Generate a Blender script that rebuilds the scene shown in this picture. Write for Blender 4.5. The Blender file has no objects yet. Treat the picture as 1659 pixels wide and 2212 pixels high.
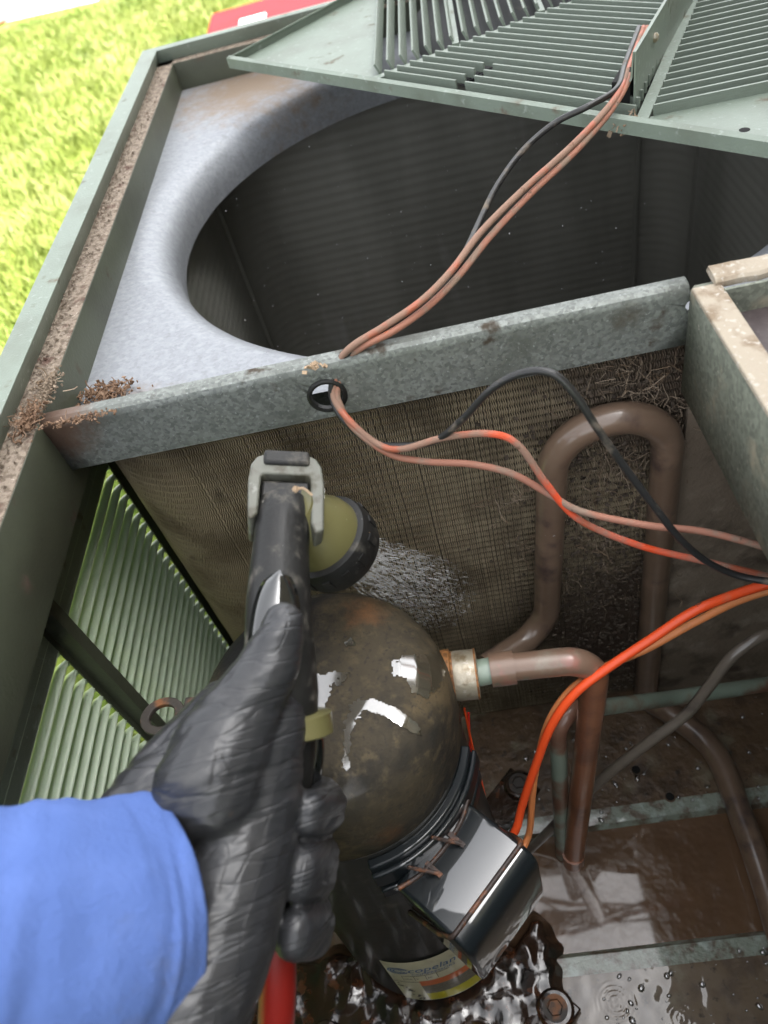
import bpy, bmesh, math, random
import numpy as np
from mathutils import Vector, Matrix, noise
random.seed(7); rng = np.random.default_rng(7)
S = bpy.context.scene
COL = S.collection
# ---------------------------------------------------------------- camera
FPX, CU, CV, ZC = 1661.0, 829.5, 1106.0, 0.85
_x = np.array([1, -.188, -.116]); _y = np.array([-.0879, -1.0843, 1.0])
_y /= np.linalg.norm(_y); _x -= _x.dot(_y) * _y; _x /= np.linalg.norm(_x)
_u = np.cross(_x, _y); _u = -_u if _u[1] > 0 else _u
RW = np.array([_x, _y, _u])                       # rows: world axes in lens axes (x right, y down, z forward)
CAMPOS = np.array([0, 0, ZC])
cam = bpy.data.cameras.new('camera'); camo = bpy.data.objects.new('camera', cam); COL.objects.link(camo)
cx_, cy_, cz_ = RW[:, 0], -RW[:, 1], -RW[:, 2]
camo.matrix_world = Matrix(((cx_[0], cy_[0], cz_[0], 0), (cx_[1], cy_[1], cz_[1], 0), (cx_[2], cy_[2], cz_[2], ZC), (0, 0, 0, 1)))
cam.sensor_fit = 'VERTICAL'; cam.sensor_height = 36; cam.sensor_width = 27
cam.lens = 36 * FPX / 2212.0
cam.clip_start = 0.01; cam.clip_end = 400
cam.dof.use_dof = True; cam.dof.focus_distance = 0.52; cam.dof.aperture_fstop = 7.5
S.camera = camo
# ---------------------------------------------------------------- sky, sun, exposure
SUN_EL, SUN_AZ = math.radians(57), math.radians(86)      # azimuth clockwise from +Y: the sun stands to the right
W = bpy.data.worlds.new('World'); S.world = W; W.use_nodes = True
wn = W.node_tree.nodes; wl = W.node_tree.links
sky = wn.new('ShaderNodeTexSky'); sky.sky_type = 'NISHITA'; sky.sun_disc = False
sky.sun_elevation = SUN_EL; sky.sun_rotation = SUN_AZ; sky.air_density = 1.0; sky.dust_density = 4.0; sky.ozone_density = 1.0
hz_ = wn.new('ShaderNodeHueSaturation'); hz_.inputs['Saturation'].default_value = .14        # a hazy, whitish sky
wl.new(sky.outputs[0], hz_.inputs['Color']); wl.new(hz_.outputs[0], wn['Background'].inputs[0]); wn['Background'].inputs[1].default_value = 0.15
sun = bpy.data.lights.new('sun', 'SUN'); sun.energy = 4.0; sun.angle = math.radians(0.6); sun.color = (1, .95, .86)
suno = bpy.data.objects.new('sun', sun); COL.objects.link(suno)
sd = Vector((math.sin(SUN_AZ) * math.cos(SUN_EL), math.cos(SUN_AZ) * math.cos(SUN_EL), math.sin(SUN_EL)))
suno.rotation_euler = (-sd).to_track_quat('-Z', 'Y').to_euler(); suno.location = sd * 20
S.view_settings.view_transform = 'Standard'; S.view_settings.look = 'None'
S.view_settings.gamma = 1; S.view_settings.use_curve_mapping = False
S.view_settings.exposure = 2.2
S.cycles.max_bounces = 8; S.cycles.transparent_max_bounces = 12; S.cycles.use_denoising = True
S.cycles.sample_clamp_indirect = 6

# ---------------------------------------------------------------- helpers
def ray(u, v): return RW @ np.array([(u - CU) / FPX, (v - CV) / FPX, 1.0])
def P(u, v, x=None, y=None, z=None, t=None):
    """a point of the place: where the line of sight meets a known plane, or at a known depth"""
    d = ray(u, v)
    if z is not None: t = (z - ZC) / d[2]
    elif x is not None: t = x / d[0]
    elif y is not None: t = y / d[1]
    return CAMPOS + t * d

def tagit(o, label=None, cat=None, group=None, kind=None):
    if label: o['label'] = label
    if cat: o['category'] = cat
    if group: o['group'] = group
    if kind: o['kind'] = kind
    return o
def empty(name, loc, label, cat, group=None):
    o = bpy.data.objects.new(name, None); o.location = loc; o.empty_display_size = .05; COL.objects.link(o)
    return tagit(o, label, cat, group)

def origin_of(p):
    v = Vector((0, 0, 0))
    while p is not None:
        v += Vector(p.location); p = p.parent
    return np.array(v)

class MB:
    def __init__(s): s.v = []; s.f = []; s.m = []
    def add(s, vs, fs, mi=0):
        b = len(s.v); s.v += [tuple(map(float, q)) for q in vs]; s.f += [tuple(b + i for i in f) for f in fs]; s.m += [mi] * len(fs)
    def box(s, a, b, mi=0):
        (x0, y0, z0), (x1, y1, z1) = a, b
        s.add([(x0, y0, z0), (x1, y0, z0), (x1, y1, z0), (x0, y1, z0), (x0, y0, z1), (x1, y0, z1), (x1, y1, z1), (x0, y1, z1)],
              [(0, 3, 2, 1), (4, 5, 6, 7), (0, 1, 5, 4), (1, 2, 6, 5), (2, 3, 7, 6), (3, 0, 4, 7)], mi)
    def obox(s, c, ax, ay, az, mi=0):
        c, ax, ay, az = map(np.array, (c, ax, ay, az))
        vs = [c + i * ax + j * ay + k * az for k in (-1, 1) for i, j in ((-1, -1), (1, -1), (1, 1), (-1, 1))]
        s.add(vs, [(0, 3, 2, 1), (4, 5, 6, 7), (0, 1, 5, 4), (1, 2, 6, 5), (2, 3, 7, 6), (3, 0, 4, 7)], mi)
    def tube(s, pts, r, n=10, mi=0, cap=True):
        pts = [np.array(p, float) for p in pts]; m = len(pts)
        rs = r if hasattr(r, '__len__') else [r] * m
        vs = []; ref = None
        for i in range(m):
            t = pts[min(i + 1, m - 1)] - pts[max(i - 1, 0)]; t /= (np.linalg.norm(t) + 1e-12)
            if ref is None:
                ref = np.cross(t, [0, 0, 1.0]);
                if np.linalg.norm(ref) < 1e-3: ref = np.cross(t, [1.0, 0, 0])
            ref = ref - ref.dot(t) * t; ref /= np.linalg.norm(ref); b = np.cross(t, ref)
            for k in range(n):
                a = 2 * math.pi * k / n
                vs.append(pts[i] + rs[i] * (math.cos(a) * ref + math.sin(a) * b))
        fs = [(i * n + k, i * n + (k + 1) % n, (i + 1) * n + (k + 1) % n, (i + 1) * n + k) for i in range(m - 1) for k in range(n)]
        if cap: fs += [tuple(range(n))[::-1], tuple((m - 1) * n + k for k in range(n))]
        s.add(vs, fs, mi)
    def lathe(s, c, axis, prof, n=48, mi=0, ref=None, cap=True):
        """prof: (radius, distance along axis)"""
        c = np.array(c, float); a = np.array(axis, float); a /= np.linalg.norm(a)
        e = np.cross(a, ref if ref is not None else ([0, 0, 1.0] if abs(a[2]) < .9 else [0, 1.0, 0])); e /= np.linalg.norm(e); g = np.cross(a, e)
        vs = [c + h * a + r * (math.cos(2 * math.pi * k / n) * e + math.sin(2 * math.pi * k / n) * g) for r, h in prof for k in range(n)]
        fs = [(i * n + k, i * n + (k + 1) % n, (i + 1) * n + (k + 1) % n, (i + 1) * n + k) for i in range(len(prof) - 1) for k in range(n)]
        if cap and prof[0][0] > 1e-6: fs.append(tuple(range(n))[::-1])
        if cap and prof[-1][0] > 1e-6: fs.append(tuple((len(prof) - 1) * n + k for k in range(n)))
        s.add(vs, fs, mi)
    def sweep(s, prof, p0, p1, fn, mi=0, closed=False, n=1):
        """prof: 2-D polyline; fn(a, b, t) -> 3-D, extruded for t in p0..p1"""
        m = len(prof); ts = [p0 + (p1 - p0) * i / n for i in range(n + 1)]
        vs = [fn(a, b, t) for t in ts for a, b in prof]
        k = m if closed else m - 1
        fs = [(j * m + i, j * m + (i + 1) % m, (j + 1) * m + (i + 1) % m, (j + 1) * m + i) for j in range(n) for i in range(k)]
        if closed: fs += [tuple(range(m))[::-1], tuple(n * m + i for i in range(m))]
        s.add(vs, fs, mi)
    def build(s, name, mats, parent=None, label=None, cat=None, group=None, kind=None, smooth=None, bevel=None, solid=None, loc=None, seg=2, weld=False):
        me = bpy.data.meshes.new(name); o0 = origin_of(parent)
        L = np.array(loc, float) if loc is not None else (np.zeros(3) if parent is not None else np.zeros(3))
        base = o0 + (L - o0 if loc is not None and parent is not None else L) if loc is not None else o0
        vs = np.array(s.v) - base
        me.from_pydata(vs.tolist(), [], s.f)
        for mm in (mats if isinstance(mats, (list, tuple)) else [mats]): me.materials.append(mm)
        if any(s.m): me.polygons.foreach_set('material_index', s.m)
        bm = bmesh.new(); bm.from_mesh(me)
        if weld: bmesh.ops.remove_doubles(bm, verts=bm.verts, dist=2e-6)
        bmesh.ops.recalc_face_normals(bm, faces=bm.faces); bm.to_mesh(me); bm.free()
        if smooth is not None:
            me.shade_smooth(); me.set_sharp_from_angle(angle=math.radians(smooth))
        me.update()
        o = bpy.data.objects.new(name, me); COL.objects.link(o)
        if parent is not None: o.parent = parent
        o.location = tuple(base - o0)
        if solid:
            md = o.modifiers.new('sheet', 'SOLIDIFY'); md.thickness = solid; md.offset = 0
        if bevel:
            md = o.modifiers.new('bevel', 'BEVEL'); md.width = bevel; md.segments = seg; md.limit_method = 'ANGLE'; md.angle_limit = math.radians(35)
        return tagit(o, label, cat, group, kind)

def spline(pts, n=10):
    pts = [np.array(p, float) for p in pts]; q = [2 * pts[0] - pts[1]] + pts + [2 * pts[-1] - pts[-2]]; out = []
    for i in range(1, len(q) - 2):
        a, b, c, d = q[i - 1:i + 3]
        for k in range(n):
            t = k / n
            out.append(.5 * (2 * b + (c - a) * t + (2 * a - 5 * b + 4 * c - d) * t * t + (3 * b - a - 3 * c + d) * t ** 3))
    return out + [pts[-1]]
def bendpath(pts, r, n=8):
    """polyline with rounded corners, as bent tube"""
    pts = [np.array(p, float) for p in pts]; out = [pts[0]]
    for i in range(1, len(pts) - 1):
        a = pts[i - 1] - pts[i]; b = pts[i + 1] - pts[i]; la, lb = np.linalg.norm(a), np.linalg.norm(b); a /= la; b /= lb
        rr = r[i - 1] if hasattr(r, '__len__') else r
        ang = math.acos(np.clip(a.dot(b), -1, 1)); d = min(rr / math.tan(ang / 2), la * .49, lb * .49)
        p, q = pts[i] + a * d, pts[i] + b * d
        R_ = d * math.tan(ang / 2); cdir = (a + b) / np.linalg.norm(a + b); cen = pts[i] + cdir * (R_ / math.sin(ang / 2))
        u0, u1 = p - cen, q - cen; om = math.acos(np.clip(u0.dot(u1) / (np.linalg.norm(u0) * np.linalg.norm(u1)), -1, 1))
        for k in range(n + 1):
            t = k / n
            out.append(cen + (math.sin((1 - t) * om) * u0 + math.sin(t * om) * u1) / math.sin(om))
    return out + [pts[-1]]

# ---------------------------------------------------------------- materials
def mat(name, col, layers=(), rough=.5, metal=0., spec=.5, coat=0., coat_rough=.05, coat_ior=1.5, bump=0., bscale=200., bdetail=4., vor=None, wet=None, bump2=None, stretch=None, trans=0., sss=None, sheen=0., spots=()):
    """layers: (colour, scale, lo, hi[, rough]) laid over the base where a noise passes from lo to hi; wet: (scale, lo, hi) mask of the coat"""
    m = bpy.data.materials.new(name); m.use_nodes = True; nt = m.node_tree; N = nt.nodes; L = nt.links
    b = N['Principled BSDF']; tc = N.new('ShaderNodeTexCoord'); co = tc.outputs['Object']
    if stretch:
        mp = N.new('ShaderNodeMapping'); mp.inputs['Scale'].default_value = stretch; L.new(co, mp.inputs[0]); co_s = mp.outputs[0]
    else: co_s = co
    def nz(scale, detail=5., seed=0., rgh=.55, c=None):
        n = N.new('ShaderNodeTexNoise'); n.noise_dimensions = '4D'; n.inputs['Scale'].default_value = scale
        n.inputs['Detail'].default_value = detail; n.inputs['W'].default_value = seed; n.inputs['Roughness'].default_value = rgh
        L.new(c or co_s, n.inputs['Vector']); return n.outputs['Fac']
    def ramp(f, lo, hi):
        r = N.new('ShaderNodeMapRange'); r.interpolation_type = 'SMOOTHSTEP'; L.new(f, r.inputs['Value'])
        r.inputs['From Min'].default_value = lo; r.inputs['From Max'].default_value = hi; return r.outputs[0]
    c = None; base = (*col, 1)
    rsock = None
    if vor:
        v = N.new('ShaderNodeTexVoronoi'); v.inputs['Scale'].default_value = vor[0]; L.new(co, v.inputs['Vector'])
        hs = N.new('ShaderNodeMix'); hs.data_type = 'RGBA'; hs.blend_type = 'MIX'
        sp = N.new('ShaderNodeSeparateColor'); L.new(v.outputs['Color'], sp.inputs[0])
        L.new(sp.outputs[0], hs.inputs['Factor']); k = vor[1]
        hs.inputs['A'].default_value = (*[q * (1 - k) for q in col], 1); hs.inputs['B'].default_value = (*[min(1, q * (1 + k)) for q in col], 1)
        c = hs.outputs['Result']
    for i, ly in enumerate(layers):
        f = ramp(nz(ly[1], 6, 3.7 * i + len(name)), ly[2], ly[3])
        mx = N.new('ShaderNodeMix'); mx.data_type = 'RGBA'; L.new(f, mx.inputs['Factor'])
        if c is None: mx.inputs['A'].default_value = base
        else: L.new(c, mx.inputs['A'])
        mx.inputs['B'].default_value = (*ly[0], 1); c = mx.outputs['Result']
        if len(ly) > 4:
            rx = N.new('ShaderNodeMix'); L.new(f, rx.inputs[0])
            if rsock is None: rx.inputs[2].default_value = rough
            else: L.new(rsock, rx.inputs[2])
            rx.inputs[3].default_value = ly[4]; rsock = rx.outputs[0]
    for i, (scol, pt_, r0, r1) in enumerate(spots):       # stains of a given place and size
        vd_ = N.new('ShaderNodeVectorMath'); vd_.operation = 'DISTANCE'; L.new(co, vd_.inputs[0]); vd_.inputs[1].default_value = pt_
        ad = N.new('ShaderNodeMath'); ad.operation = 'MULTIPLY_ADD'; L.new(nz(70, 8, 2.2 * i + 1, .7), ad.inputs[0]); ad.inputs[1].default_value = (r1 - r0) * 3.0; L.new(vd_.outputs['Value'], ad.inputs[2])
        mr = ramp(ad.outputs[0], r0 + (r1 - r0) * 1.1, r1 + (r1 - r0) * 1.5)
        mx = N.new('ShaderNodeMix'); mx.data_type = 'RGBA'; L.new(mr, mx.inputs['Factor']); mx.inputs['A'].default_value = (*scol, 1)
        if c is None: mx.inputs['B'].default_value = base
        else: L.new(c, mx.inputs['B'])
        c = mx.outputs['Result']
    if c is None: b.inputs['Base Color'].default_value = base
    else: L.new(c, b.inputs['Base Color'])
    b.inputs['Roughness'].default_value = rough
    if rsock is not None: L.new(rsock, b.inputs['Roughness'])
    b.inputs['Metallic'].default_value = metal; b.inputs['Specular IOR Level'].default_value = spec
    b.inputs['Coat Weight'].default_value = coat; b.inputs['Coat Roughness'].default_value = coat_rough; b.inputs['Coat IOR'].default_value = coat_ior
    b.inputs['Sheen Weight'].default_value = sheen
    if sss: b.inputs['Subsurface Weight'].default_value = sss
    if wet:
        L.new(ramp(nz(wet[0], 3, 11.3), wet[1], wet[2]), b.inputs['Coat Weight'])
    h = None
    if bump:
        bp = N.new('ShaderNodeBump'); bp.inputs['Strength'].default_value = 1; bp.inputs['Distance'].default_value = bump
        L.new(nz(bscale, bdetail, 1.7), bp.inputs['Height']); h = bp
        if bump2:
            b2 = N.new('ShaderNodeBump'); b2.inputs['Strength'].default_value = 1; b2.inputs['Distance'].default_value = bump2[0]
            L.new(nz(bump2[1], 3, 5.5), b2.inputs['Height']); L.new(bp.outputs[0], b2.inputs['Normal']); h = b2
        L.new(h.outputs[0], b.inputs['Normal'])
        if coat and (wet is None or True):
            pass
    return m
MUD = (.085, .058, .040); TAN = (.30, .235, .175); RUST = (.22, .075, .025)
SAGE = (.185, .225, .185)
M = {}
M['sage'] = mat('sage_paint', SAGE, [((.145, .17, .135), 22, .42, .72), ((.26, .30, .265), 180, .58, .70), ((.13, .105, .075), 48, .60, .74, .9)], rough=.42, bump=.0003, bscale=600)
M['sage_shade'] = mat('sage_paint_inside', (.062, .070, .046), [((.04, .043, .028), 14, .4, .7), (MUD, 45, .62, .75, .9)], rough=.5, bump=.0003, bscale=400)  # sage darkened to carry the shade of inward faces, plus mud
M['grit'] = mat('gritty_dirt', (.26, .212, .165), [((.14, .108, .08), 260, .45, .6), ((.46, .40, .34), 420, .62, .68), ((.10, .055, .04), 70, .55, .7)], rough=.95, bump=.0025, bscale=320, bdetail=8)
M['galv'] = mat('galvanized_steel', (.40, .42, .435), [((.27, .285, .29), 25, .5, .75), ((.55, .56, .57), 420, .58, .7)], rough=.46, metal=.35, vor=(420, .30), bump=.0002, bscale=700)
M['galv_dirty'] = mat('dirty_galvanized_steel', (.19, .205, .19), [((.13, .14, .125), 22, .45, .7), ((.34, .36, .35), 520, .60, .7), ((.07, .055, .04), 50, .60, .70, .9)], rough=.5, metal=.3, vor=(520, .3), bump=.0003, bscale=500, spots=[((.14, .09, .065), (-.29, -.135, .585), .016, .035), ((.09, .075, .055), (.055, -.135, .58), .002, .012)])
M['galv_wall'] = mat('mossy_galvanized_steel', (.185, .20, .16), [((.33, .29, .21), 26, .52, .66, .9), ((.08, .095, .10), 30, .58, .74), ((.42, .40, .33), 300, .64, .72)], rough=.6, metal=.2, vor=(420, .25), bump=.0004, bscale=400)
M['deck'] = mat('weathered_galvanized_deck', (.26, .274, .295), [((.315, .33, .35), 160, .45, .72), ((.21, .22, .235), 90, .58, .72), ((.14, .13, .12), 130, .69, .72, .9)], rough=.42, metal=.25, vor=(380, .10), bump=.0004, bscale=260, spots=[((.22, .165, .12), (-.21, .46, .562), .05, .13), ((.22, .17, .13), (-.26, -.12, .562), .02, .05)])
M['dust'] = mat('dusty_tan_edge', (.40, .345, .27), [((.25, .19, .13), 60, .48, .66), ((.50, .46, .40), 240, .55, .66)], rough=.9, bump=.0006, bscale=500)
M['brownpaint'] = mat('dull_brown_paint', (.085, .068, .068), [((.12, .098, .095), 200, .5, .65), ((.055, .04, .04), 25, .5, .7)], rough=.6, bump=.0005, bscale=300)
M['louver'] = mat('louver_paint', (.42, .50, .38), [((.46, .58, .28), 9, .55, .75), ((.30, .37, .25), 40, .55, .75), ((.10, .11, .07), 90, .68, .74)], rough=.33, spec=.6, bump=.0003, bscale=300, coat=.5, coat_rough=.12)
M['louver_dirty'] = mat('mossy_louver_paint', (.13, .16, .10), [((.035, .04, .025), 160, .42, .58), ((.28, .34, .24), 60, .6, .75)], rough=.45, bump=.0012, bscale=320, coat=.6, coat_rough=.1)
M['finback'] = mat('coil_core', (.085, .07, .05), rough=.8)
M['fin'] = mat('dusty_fins', (.47, .39, .265), [((.27, .215, .14), 22, .4, .65), ((.44, .38, .28), 60, .6, .75), ((.12, .09, .065), 30, .6, .78)], rough=.55, metal=.25, spots=[((.17, .13, .095), (.085, -.282, .40), .05, .10), ((.13, .095, .07), (.085, -.282, .12), .09, .17)])
M['finmud'] = mat('mud_clogged_coil', (.25, .20, .15), [((.36, .30, .235), 40, .5, .68), ((.10, .075, .055), 26, .5, .68)], rough=.85, bump=.002, bscale=160, bdetail=8)
M['mudbits'] = mat('mud_bits', (.10, .078, .058), [((.17, .135, .105), 40, .5, .68), ((.05, .038, .028), 26, .5, .68)], rough=.9)
M['coilin'] = mat('inner_coil_fins', (.235, .235, .21), [((.16, .16, .14), 7, .42, .65), ((.30, .30, .285), 13, .62, .76)], rough=.6, metal=.2, stretch=(1, 1, .25))
M['pan'] = mat('muddy_pan', (.125, .080, .046), [((.065, .041, .024), 40, .45, .65), ((.20, .175, .12), 24, .55, .72), ((.04, .03, .024), 120, .6, .7), ((.33, .39, .34), 46, .70, .76)], rough=.35, bump=.0022, bscale=110, bdetail=6, coat=.55, coat_rough=.05, coat_ior=1.4)
M['panpaint'] = mat('washed_pan_paint', (.26, .30, .245), [((.13, .10, .07), 70, .46, .60), ((.40, .47, .43), 60, .5, .7), ((.12, .09, .06), 30, .56, .66)], rough=.3, bump=.0012, bscale=200, coat=1, coat_rough=.05)
M['sludge'] = mat('black_brown_sludge', (.030, .016, .010), [((.10, .035, .015), 70, .52, .68), ((.012, .010, .008), 50, .5, .6)], rough=.18, bump=.0022, bscale=60, bdetail=2, coat=1, coat_rough=.09, coat_ior=1.5)
M['domegrime'] = mat('grimy_wet_dome', (.062, .050, .032), [((.020, .019, .016), 15, .42, .62), ((.10, .078, .046), 140, .48, .76), ((.115, .085, .045), 13, .50, .70), ((.034, .030, .024), 300, .52, .70)], rough=.72, spec=.25, bump=.0008, bscale=330, bdetail=6, coat=1, coat_rough=.16, coat_ior=1.45, wet=(13, .54, .68), spots=[((.012, .012, .012), (-.035, .050, .36), .040, .062), ((.16, .080, .035), (.035, .045, .352), .004, .020), ((.15, .065, .025), (.005, -.012, .361), .002, .010), ((.13, .062, .028), (.03, -.07, .30), .002, .016)])
M['shellblack'] = mat('wet_black_shell', (.016, .017, .015), [((.05, .047, .038), 60, .56, .7), ((.03, .018, .01), 40, .6, .7)], rough=.5, bump=.0005, bscale=60, coat=.35, coat_rough=.14, coat_ior=1.5)
M['gloss'] = mat('glossy_black_plastic', (.010, .013, .015), rough=.30, spec=.35, bump=.0004, bscale=38, bdetail=2, coat=1, coat_rough=.02, coat_ior=1.9, wet=(15, .485, .50))
M['rustblack'] = mat('rusty_black_steel', (.03, .018, .014), [((.16, .06, .025), 120, .5, .65)], rough=.5, bump=.0004, bscale=400)
M['rustlug'] = mat('rusty_lug', (.05, .042, .036), [((.24, .10, .04), 70, .5, .62)], rough=.6, bump=.0005, bscale=300)
M['steel'] = mat('wet_zinc_steel', (.42, .37, .28), [((.26, .20, .12), 90, .5, .65), ((.55, .50, .42), 200, .6, .7)], rough=.35, metal=.5, bump=.0004, bscale=300, coat=.6)
M['rustring'] = mat('orange_rust_ring', (.30, .13, .04), [((.14, .06, .02), 200, .45, .6)], rough=.6)
M['copper'] = mat('brown_copper', (.33, .135, .07), [((.20, .085, .05), 30, .45, .65), ((.30, .13, .07), 60, .6, .75)], rough=.30, metal=.2, coat=.8, coat_rough=.08, bump=.0002, bscale=200)
M['copperpink'] = mat('dusty_pink_copper', (.20, .125, .085), [((.24, .215, .165), 26, .48, .62), ((.30, .12, .09), 40, .56, .70), ((.15, .14, .10), 70, .62, .7)], rough=.4, metal=.1, coat=.7, coat_rough=.1, bump=.0002, bscale=200)
M['copperdull'] = mat('dull_brown_pipe', (.175, .118, .082), [((.25, .17, .12), 18, .5, .7), ((.075, .05, .045), 40, .5, .7), ((.40, .38, .36), 110, .70, .73)], rough=.33, coat=.8, coat_rough=.1, bump=.0003, bscale=150)
M['verdigris'] = mat('verdigris_copper', (.24, .30, .24), [((.20, .10, .065), 16, .46, .58), ((.33, .42, .36), 30, .6, .72)], rough=.45, coat=.6, coat_rough=.1)
M['orange'] = mat('orange_wire', (.40, .10, .05), [((.27, .165, .12), 45, .40, .53, .9), ((.15, .08, .05), 130, .63, .7, .9)], rough=.45, bump=.0002, bscale=600)
M['orangeclean'] = mat('bright_orange_wire', (.85, .09, .02), [((.42, .20, .11), 38, .60, .72, .9), ((.15, .06, .03), 140, .66, .72, .9)], rough=.35)
M['peach'] = mat('faded_orange_wire', (.72, .25, .085), [((.45, .20, .09), 60, .52, .68)], rough=.45)
M['pinkwire'] = mat('dusty_pink_wire', (.34, .15, .10), [((.26, .18, .135), 60, .48, .62, .95), ((.55, .12, .04), 50, .62, .7), ((.12, .075, .05), 160, .64, .71, .9)], rough=.7, bump=.0002, bscale=600)
M['redwire'] = mat('red_wire', (.72, .03, .02), [((.30, .04, .03), 60, .55, .7)], rough=.35)
M['blackwire'] = mat('black_wire', (.022, .022, .022), [((.16, .13, .10), 60, .54, .70, .9)], rough=.35, bump=.0002, bscale=500)
M['greywire'] = mat('dusty_grey_wire', (.085, .078, .07), [((.22, .18, .14), 80, .5, .68, .9), ((.03, .03, .03), 60, .6, .7)], rough=.6)
M['cable'] = mat('grey_brown_cable', (.16, .135, .11), [((.06, .05, .045), 40, .5, .7), ((.20, .17, .15), 50, .6, .75)], rough=.28, coat=.7, coat_rough=.08)
M['rubber'] = mat('black_rubber', (.012, .012, .0115), [((.10, .092, .078), 90, .52, .72, .85), ((.20, .19, .17), 260, .66, .72, .9), ((.22, .15, .09), 130, .70, .73, .9)], rough=.55, spec=.35, bump=.0004, bscale=350, coat=.12, coat_rough=.2)
M['wetrubber'] = mat('wet_black_rubber', (.012, .013, .013), rough=.12, coat=1, coat_rough=.03, coat_ior=1.8, bump=.0005, bscale=60)
M['greyplastic'] = mat('dirty_grey_plastic', (.135, .138, .115), [((.075, .07, .05), 90, .48, .62), ((.22, .225, .20), 120, .6, .68), ((.16, .12, .08), 60, .64, .72)], rough=.5, bump=.0002, bscale=400)
M['olive'] = mat('olive_plastic', (.135, .125, .05), [((.085, .08, .034), 40, .5, .7), ((.33, .32, .20), 300, .68, .72)], rough=.38, coat=.4)
M['glove'] = mat('black_nitrile', (.026, .027, .030), [((.042, .042, .044), 60, .5, .7), ((.10, .072, .05), 90, .70, .75, .8)], rough=.38, spec=.6, bump=.00015, bscale=300, bump2=(.0006, 70))
M['sleeve'] = mat('blue_cotton', (.092, .155, .40), [((.11, .18, .45), 30, .45, .7), ((.12, .145, .27), 16, .68, .80)], rough=.95, spec=.2, bump=.0007, bscale=520, bump2=(.004, 22), spots=[((.10, .115, .17), (-.02, -.03, .02), .004, .03)])
M['skin'] = mat('skin', (.42, .24, .17), rough=.5)
M['redhose'] = mat('red_hose', (.26, .014, .010), [((.20, .015, .01), 40, .5, .7)], rough=.35)
M['redplastic'] = mat('red_plastic', (.42, .022, .028), [((.36, .02, .022), 8, .5, .7)], rough=.7, spec=.12)
M['darkred'] = mat('dark_red_plastic', (.28, .012, .016), rough=.4)
M['white'] = mat('white_print', (.80, .80, .78), rough=.5)
M['cream'] = mat('cream_label', (.62, .58, .40), [((.52, .47, .31), 60, .5, .7)], rough=.35, coat=.6)
M['lblue'] = mat('blue_print', (.055, .15, .33), [((.12, .22, .36), 300, .5, .6)], rough=.4, coat=.6)
M['lorange'] = mat('orange_print', (.62, .15, .04), rough=.4, coat=.6)
M['lyellow'] = mat('yellow_print', (.56, .49, .02), [((.40, .35, .02), 90, .55, .7)], rough=.4, coat=.6)
M['lgrey'] = mat('grey_print', (.15, .135, .10), [((.24, .22, .17), 300, .5, .6)], rough=.4, coat=.6, stretch=(1, 1, 4))
M['lblack'] = mat('dark_print', (.04, .04, .035), rough=.4)
M['puddle'] = mat('muddy_water', (.15, .088, .050), [((.115, .068, .04), 20, .4, .7)], rough=.22, spec=.3, coat=1, coat_rough=.045, coat_ior=1.6, bump=.0035, bscale=34, bdetail=3)
M['grass'] = mat('grass_blade', (.235, .285, .065), [((.34, .375, .125), 2.3, .42, .65), ((.14, .205, .035), 4.1, .52, .70), ((.38, .33, .14), 5.5, .68, .75)], rough=.5, spec=.3)
M['soil'] = mat('lawn_soil', (.13, .20, .025), [((.22, .27, .04), 6, .45, .65), ((.17, .14, .06), 3, .6, .75)], rough=.95)
M['concrete'] = mat('pale_concrete', (.62, .60, .57), [((.5, .48, .45), 3, .5, .7)], rough=.85)
M['siding'] = mat('house_siding', (.13, .095, .07), rough=.8)  # kept dark so the unseen wall bounces less light onto the unit
M['roofing'] = mat('roof_shingle', (.10, .095, .09), rough=.9)
M['fluff'] = mat('dry_fluff', (.26, .205, .15), [((.20, .14, .09), 90, .45, .6)], rough=.95)
M['twig'] = mat('dry_twig', (.40, .29, .19), rough=.9)
M['bark'] = mat('brown_leaf_bits', (.19, .115, .07), [((.30, .20, .135), 150, .5, .65), ((.10, .05, .03), 120, .58, .7)], rough=.95, bump=.001, bscale=300)
M['hosepink'] = mat('pink_hose', (.60, .20, .17), rough=.5)
M['film'] = mat('water_film', (.055, .046, .03), rough=.4, coat=1, coat_rough=.10, coat_ior=2.7, bump=.00025, bscale=140, bdetail=2)  # coat more mirror-like than water, for the highlight shapes on the dome
M['pool'] = mat('clear_pool', (.15, .105, .062), [((.085, .055, .032), 40, .45, .65), ((.22, .19, .13), 24, .55, .72), ((.05, .035, .022), 120, .60, .70)], rough=.5, coat=1, coat_rough=.025, coat_ior=1.65, bump=.0006, bscale=120, bdetail=4)
M['gapblack'] = mat('dark_fan_paint', (.02, .021, .022), [((.05, .045, .04), 60, .58, .7)], rough=.6)  # near black that puts shade into the gaps between grille slats
M['hole'] = mat('dark_hole', (.004, .004, .004), rough=.9)
gm_ = M['glove']; nt = gm_.node_tree; N_ = nt.nodes; at = N_.new('ShaderNodeAttribute'); at.attribute_name = 'fold'
prev = N_['Principled BSDF'].inputs['Normal'].links[0].from_socket
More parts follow.
